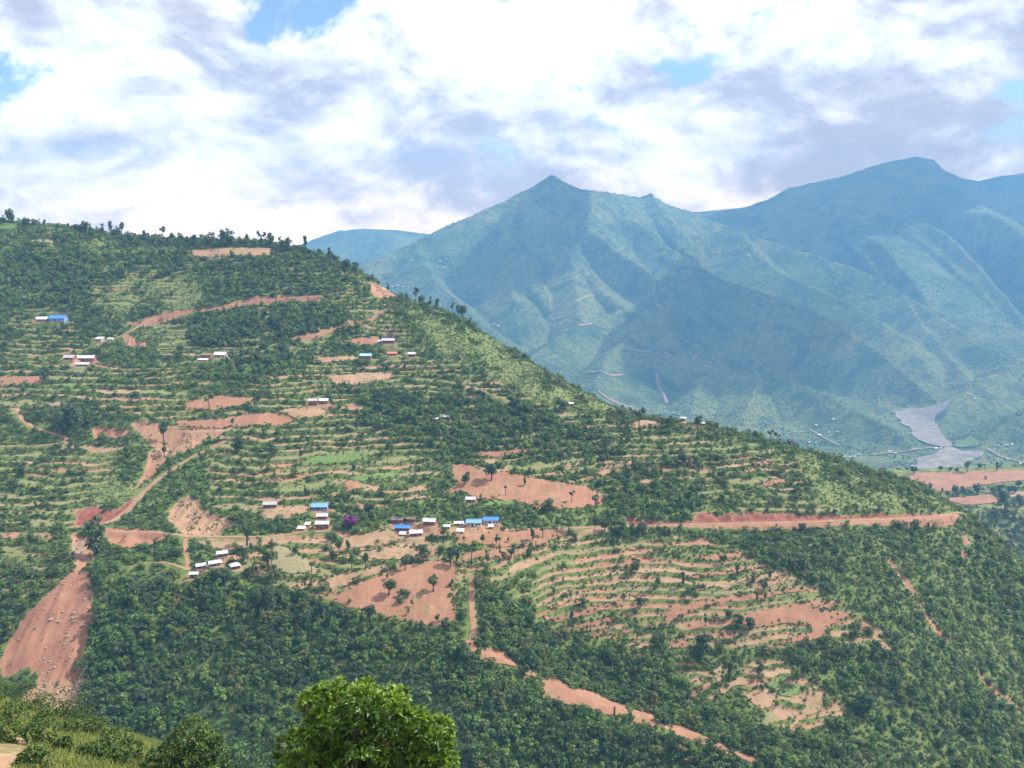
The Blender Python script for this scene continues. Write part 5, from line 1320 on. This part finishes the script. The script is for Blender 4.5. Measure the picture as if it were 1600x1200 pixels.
for lab, lst in FAR_HOUSES.items():
    for j, (px, py, wpx) in enumerate(sorted(lst)):
        near_valley = py > 600
        p = farhit(px, py + 2, lo=1500)
        e = empty('far_house', (p[0], p[1], p[2] + .5), R((k * 37) % 40 - 20)); k += 1
        wm = wpx * .8 / FPX * p[1]
        tag(e, lab + ', ' + ORDW[j].replace(' from left', ''), 'house', 'far white-roofed houses')
        build_house(e, wm * .9, wm * .55, wm * .3, 'farwhite', 'brown', 'gable', False)

# ---------------------------------------------------------------- loose rocks on the landslide
M_ROCK = mat_plain('pale_rock', (0.27, 0.235, 0.215), .9, .5, 1.0)
def rock_mesh(seed):
    r = random.Random(seed); bm = bmesh.new(); bmesh.ops.create_icosphere(bm, subdivisions=2, radius=1)
    for v in bm.verts:
        f = 1 + .35 * (fbm(np.array([v.co.x * 1.3 + seed]), np.array([v.co.y * 1.3 + v.co.z]), 2, seed)[0])
        v.co = Vector((v.co.x * f * 1.2, v.co.y * f, v.co.z * f * .7))
    m = bpy.data.meshes.new('rock'); bm.to_mesh(m); bm.free(); m.materials.append(M_ROCK); return m
RK = [rock_mesh(i) for i in range(4)]
rocks = [(84, 960), (98, 957), (92, 974), (116, 958), (114, 966), (80, 970), (106, 995), (87, 995), (133, 936), (135, 926), (78, 1035), (89, 1038), (86, 1044), (68, 1030), (128, 1030), (130, 1045), (132, 1088), (131, 1060), (30, 1000), (127, 1080), (35, 1075), (90, 1085), (62, 1070)]
rocks.sort()
rank = {}
# uncountable rubble of the slide
rs = bpy.data.collections.new('rubble_sources')
for i_ in range(4):
    o_ = bpy.data.objects.new('stone%d' % i_, RK[i_]); rs.objects.link(o_)
n0 = 60000; x = RNG.uniform(-330, -150, n0); y = RNG.uniform(370, 480, n0); z = ground(x, y); px, py = project(x, y, z)
m = np.zeros(n0, bool)
for poly, pr in ((BARE[0][0], .22), (BARE[1][0], .5), (BARE[2][0], .5)): m |= inside(poly, px, py) & (RNG.random(n0) < pr * np.clip(.4 + 1.4 * fbm(x / 9, y / 22, 2, 44), 0, 1))
x, y, z = x[m], y[m], z[m]; n = len(x); print('rubble', n)
tag(scatter_object('rubble', np.stack([x, y, z], -1), (.10 + .45 * RNG.random(n) ** 3)[:, None] * RNG.uniform(.7, 1.4, (n, 3)), np.zeros((n, 3)), RNG.integers(0, 4, n), rs), 'loose stones strewn over the landslide scar', 'rubble', kind='stuff')
for j, (px, py) in enumerate(rocks):
    p = hit(px, py); rr = random.Random(j)
    o = obj('boulder', RK[j % 4], None, p, (rr.uniform(0, .4), 0, rr.uniform(0, 6))); s = rr.uniform(.3, .95); o.scale = (s * rr.uniform(.8, 1.5), s, s * rr.uniform(.7, 1.2))
    band = 'upper' if py < 980 else 'middle' if py < 1040 else 'lower'
    k_ = rank[band] = rank.get(band, -1) + 1
    tag(o, 'small pale boulder on the %s landslide scar, %s of that part' % (band, ORDW[k_]), 'boulder', 'boulders on the %s landslide scar' % band)
# ---------------------------------------------------------------- mango tree just below the viewer
def rosettes(P, D, n_leaf, length, width, seed, droop=.12):
    r = np.random.default_rng(seed); n = len(P)
    P = np.repeat(P, n_leaf, 0); D = np.repeat(D, n_leaf, 0); m = len(P)
    a = np.cross(D, r.normal(size=(m, 3))); a /= np.linalg.norm(a, axis=1, keepdims=True)
    el = r.uniform(.15, .9, m)[:, None]
    dr = a * (1 - el * .75) + D * el; dr /= np.linalg.norm(dr, axis=1, keepdims=True)
    sd = np.cross(dr, D + r.normal(size=(m, 3)) * .25); sd /= np.linalg.norm(sd, axis=1, keepdims=True)
    L = length * r.uniform(.65, 1.25, m)[:, None]; Wd = width * r.uniform(.8, 1.2, m)[:, None]
    g = np.array([0, 0, -1.0])
    up = np.cross(sd, dr)
    b = P; c = P + dr * L * .45 + up * L * .05; t = P + dr * L + g * L * droop * r.uniform(.3, 1.2, m)[:, None]
    V = np.stack([b, c - sd * Wd - up * Wd * -.25, t, c + sd * Wd + up * Wd * .25, c], 1).reshape(-1, 3)
    k = np.arange(m)[:, None] * 5
    F = np.concatenate([k + np.array([[0, 4, 1]]), k + np.array([[1, 4, 2]]), k + np.array([[0, 3, 4]]), k + np.array([[3, 2, 4]])])
    return V, F
def mat_leaf(name, old, young):
    T = NT(name, spec=.45, rough=.42); f = T.attr('young'); rnd = T.n('ShaderNodeNewGeometry').outputs['Random Per Island']
    c = T.mix(f, old, young); c = T.mix(T.math('MULTIPLY', rnd, .5), c, T.mix(.5, c, (0.02, 0.035, 0.012)))
    T.col(c); tr = T.n('ShaderNodeBsdfTranslucent'); T.put(tr.inputs[0], T.mix(.4, c, (0.25, 0.38, 0.03)))
    mx = T.n('ShaderNodeMixShader'); mx.inputs[0].default_value = .3
    T.t.links.new(T.b.outputs[0], mx.inputs[1]); T.t.links.new(tr.outputs[0], mx.inputs[2]); T.t.links.new(mx.outputs[0], T.out.inputs[0]); return T.m
M_MANGO = mat_leaf('mango_leaf', (0.034, 0.085, 0.010), (0.180, 0.300, 0.018))
M_SHRUB = mat_leaf('shrub_leaf', (0.030, 0.066, 0.016), (0.120, 0.190, 0.030))
def leafy_tree(name, lobes_px, Y, n, length, width, mat, label, cat, seed, young=.5, nleaf=10):
    """lobes_px: (px, py, radius in picture units, depth offset in metres)"""
    r = np.random.default_rng(seed); P = []; D = []; Yg = []
    C = []; Rs = []
    for px, py, rp, dy in lobes_px:
        C.append(at(px, py, Y + dy)); Rs.append(rp / FPX * (Y + dy) * 1.07)
    C = np.array(C); Rs = np.array(Rs)
    w = Rs ** 2; w /= w.sum(); k = r.choice(len(C), n, p=w)
    d = r.normal(size=(n, 3)); d /= np.linalg.norm(d, axis=1, keepdims=True); d[:, 2] = np.where((d[:, 2] < -.2) & (r.random(n) < .6), -d[:, 2], d[:, 2])
    p = C[k] + d * (Rs[k] * (.72 + .33 * r.random(n) ** .5))[:, None]
    # drop tips buried deep inside other lobes
    deep = np.zeros(n, bool)
    for c, rad in zip(C, Rs): deep |= np.linalg.norm(p - c, axis=1) < rad * .66
    p, d, k = p[~deep], d[~deep], k[~deep]
    ax = d * .8 + np.array([0, 0, .75]); ax /= np.linalg.norm(ax, axis=1, keepdims=True)
    V, F = rosettes(p, ax, nleaf, length, width, seed)
    yg = np.clip(r.normal(young, .32, len(p)) + .55 * d[:, 2] - .22, 0, 1); yg = np.repeat(yg, nleaf * 5)
    foot_x, foot_y = C[:, 0].mean(), C[:, 1].mean(); gz = float(fground(foot_x, foot_y))
    e = tag(empty(name, (foot_x, foot_y, gz)), label, cat)
    V = V - np.array([foot_x, foot_y, gz])
    obj('crown', np_mesh('crown', V, F, [mat], False, {'young': yg}), e)
    mb = MB(); top = C[:, 2].max() - gz
    h0 = max(.6, (C[:, 2].min() - gz) * .6)
    sc = top / 8.0
    mb.tube([(0, 0, -.6), (.05, .02, h0 * .5), (0, 0, h0), (0, .1, top * .7)], [.26 * sc + .03, .2 * sc + .02, .18 * sc + .02, .05], 9)
    for c in C:
        v = Vector(c - np.array([foot_x, foot_y, gz])); b = Vector((0, 0, h0)); mb.tube([b, (b + v) / 2 + Vector((0, 0, .15)), v], [.10 * sc, .07 * sc, .02], 6)
        for q in range(3):
            w_ = v + Vector((random.uniform(-1, 1), random.uniform(-1, 1), random.uniform(0, 1))) * .5 * sc
            mb.tube([(b + v) / 2 + Vector((0, 0, .15)), w_], [.04 * sc, .012], 5)
    obj('trunk', mb.mesh('trunk', MAT['bark'], True), e)
    return e
rm_ = random.Random(4)
OUT = [(425, 1185), (445, 1150), (468, 1130), (468, 1098), (495, 1076), (540, 1064), (590, 1066), (628, 1080), (645, 1105), (688, 1116), (704, 1150), (712, 1200), (715, 1290), (430, 1290), (415, 1240)]
lob = []
ox = np.array(OUT, float)
for _ in range(4000):
    a_, b_ = rm_.uniform(415, 715), rm_.uniform(1064, 1280)
    if not inside(ox, np.array([a_]), np.array([b_]))[0]: continue
    d_ = polydist(np.vstack([ox, ox[:1]]), np.array([a_]), np.array([b_]))[0][0]
    rr_ = rm_.uniform(20, 34)
    if d_ < rr_ * .8: continue
    bulge = math.sqrt(max(0.0, 1 - ((a_ - 570) / 165) ** 2)) * (0.6 + 0.4 * min(1, (b_ - 1060) / 120))
    dy_ = -1.9 * bulge + rm_.uniform(-.35, .35)
    if rm_.random() < .3: dy_ = 1.2 * bulge
    if any(math.hypot(a_ - q[0], b_ - q[1]) < .62 * (rr_ + q[2]) and abs(dy_ - q[3]) < 1.2 for q in lob): continue
    lob.append((a_, b_, rr_, dy_))
leafy_tree('mango_tree', lob, 30, 2500, .29, .055, M_MANGO, 'large bright green mango tree at the bottom centre', 'tree', 5, .5)
leafy_tree('shrub_tree', [(300, 1150, 26, 0), (320, 1170, 26, -.3), (280, 1172, 28, 0), (335, 1190, 24, 0), (305, 1195, 36, -.4), (255, 1195, 28, .3), (270, 1225, 40, 0), (330, 1230, 40, 0)], 52, 900, .34, .055, M_SHRUB,
           'dark leafy shrub tree left of the mango tree', 'shrub', 6, .25)
# bushes on the near slope
NB = [(62, 1165, 22, .1), (75, 1140, 16, .4), (95, 1172, 12, .3), (50, 1200, 20, .2), (20, 1132, 22, .25), (5, 1160, 20, .3), (140, 1186, 15, .5), (160, 1178, 14, .3), (118, 1150, 16, .5), (185, 1196, 18, .3), (60, 1118, 20, .3), (100, 1128, 20, .25), (150, 1152, 20, .25), (180, 1170, 20, .2), (210, 1190, 22, .2), (30, 1105, 22, .3), (0, 1100, 22, .2), (130, 1140, 20, .2)]
BLAB = ['rusty-tipped bush right of the earth path bend', 'small bush behind the earth path bend', 'low bush on the yellow grass right of the path', 'dark bush at the bottom edge below the path', 'bush above the path bend at the left edge', 'bush at the left edge beside the path', 'low bush on the yellow grass near its middle', 'bush on the upper rim of the yellow grass', 'pale bush at the top of the yellow grass', 'bush at the lower end of the yellow grass',
        'bush on the near slope rim, third from the left edge', 'bush on the near slope rim, fourth from the left edge', 'bush on the near slope rim above the yellow grass', 'dark bush where the near slope rim drops', 'dark bush nearest the leafy shrub tree', 'bush on the near slope rim, second from the left edge', 'bush on the near slope rim at the left edge', 'dark bush on the rim between the yellow grass and the woods']
for j, (px, py, rp, yg) in enumerate(NB):
    p = fhit(px, py); rr = random.Random(j)
    Yb = p[1]; top = rp
    leafy_tree('bush', [(px + rr.uniform(-.7, .7) * rp, py - rp * rr.uniform(.1, 1.1), rp * rr.uniform(.6, .9), rr.uniform(-.5, .5)) for _ in range(6)], Yb, 360, .17, .05, M_SHRUB, BLAB[j], 'bush', 60 + j, yg, 8)
# grass on the near slope
gs = bpy.data.collections.new('grass_sources')
T = NT('grass_blade', .2, .7); T.col(T.mix(T.n('ShaderNodeNewGeometry').outputs['Random Per Island'], T.attr('tint', 'INSTANCER', 'Color'), T.mix(.5, T.attr('tint', 'INSTANCER', 'Color'), (0.32, 0.30, 0.10))))
for s in range(3):
    r = np.random.default_rng(s); n = 46; a = r.uniform(0, 6.28, n); rad = r.uniform(0, .45, n); b = np.stack([np.cos(a) * rad, np.sin(a) * rad, 0 * a], -1)
    w = r.uniform(0, 6.28, n); sd = np.stack([np.cos(w), np.sin(w), 0 * w], -1) * .022; h = r.uniform(.12, .34, n)[:, None]; ln = r.normal(size=(n, 3)) * .16; ln[:, 2] = 0
    V = np.stack([b - sd, b + sd, b + ln + np.array([0, 0, 1]) * h], 1).reshape(-1, 3)
    o = bpy.data.objects.new('tuft%d' % s, np_mesh('tuft', V, np.arange(3 * n).reshape(n, 3), [T.m])); gs.objects.link(o)
n0 = 40000; x = RNG.uniform(-75, 5, n0); y = RNG.uniform(38, 100, n0); z = fground(x, y); px, py = project(x, y, z)
m = (px > -60) & (px < 330) & (py < 1260) & ~inside([(-60, 1185), (0, 1162), (14, 1153), (38, 1153), (52, 1163), (44, 1178), (24, 1199), (10, 1230), (-60, 1260)], px, py)
x, y, z = x[m], y[m], z[m]; n = len(x)
t = np.array([0.075, 0.135, 0.022]) + (np.array([0.19, 0.215, 0.045]) - np.array([0.075, 0.135, 0.022])) * RNG.random((n, 1)) * (fbm(x / 7, y / 7, 2, 5)[:, None] * .5 + .7)
tag(scatter_object('grass', np.stack([x, y, z], -1), np.repeat(RNG.uniform(.7, 1.5, (n, 1)), 3, 1), t, RNG.integers(0, 3, n), gs), 'yellow-green grass on the near slope', 'grass', kind='stuff')

# ---------------------------------------------------------------- unseen clouds added above the haze to cast shade on the far mountains
M_CLOUD = NT('cloud_white', 0.0, 1.0); M_CLOUD.col((0.85, 0.85, 0.87)); M_CLOUD = M_CLOUD.m
def cloud(gx, gy, gz, rx, ry, rot, seed, label):
    zc = 2700.0; k = (zc - gz) / SUN_DIR.z
    c = Vector((gx, gy, gz)) + SUN_DIR * k
    bm = bmesh.new(); bmesh.ops.create_icosphere(bm, subdivisions=5, radius=1.0)
    co = np.array([v.co[:] for v in bm.verts]); f = 1 + .45 * fbm(co[:, 0] * 1.7 + seed, co[:, 1] * 1.7 + co[:, 2], 4, seed)
    co = co * f[:, None] * np.array([rx, ry, 150.0]); co[:, 2] = np.where(co[:, 2] < 0, co[:, 2] * .35, co[:, 2])
    for v, q_ in zip(bm.verts, co): v.co = q_
    me = bpy.data.meshes.new('cloud'); bm.to_mesh(me); bm.free(); me.materials.append(M_CLOUD)
    me.polygons.foreach_set('use_smooth', [True] * len(me.polygons))
    tag(obj('cloud', me, None, c, (0, 0, R(rot))), label, 'cloud', 'unseen clouds added to shade the mountains')
for args in ((1010, 3850, -300, 430, 640, 22, 3, 'unseen cloud added above the valley to shade the bowl of the mountain'),
             (2950, 6050, 150, 1900, 700, 0, 5, 'broad unseen cloud bank added to shade the far right mountains'),
             (130, 4700, 50, 190, 420, 5, 8, 'small unseen cloud added to shade the left flank of the peak')):
    cloud(*args)

# ---------------------------------------------------------------- haze
mh = bpy.data.materials.new('haze_air'); mh.use_nodes = True; nt = mh.node_tree; nt.nodes.clear()
ho = nt.nodes.new('ShaderNodeOutputMaterial'); pv = nt.nodes.new('ShaderNodeVolumePrincipled'); nt.links.new(pv.outputs[0], ho.inputs['Volume'])
pv.inputs['Color'].default_value = (*HAZE_COL, 1); pv.inputs['Density'].default_value = HAZE_DENS; pv.inputs['Anisotropy'].default_value = 0.0
hz = obj('haze', MB().box((0, 3075, (HAZE_TOP + ZF - 60) / 2), (24600, 7850, HAZE_TOP - (ZF - 60))).mesh('haze', mh))
tag(hz, 'pale blue haze filling the valley', 'haze', kind='stuff')
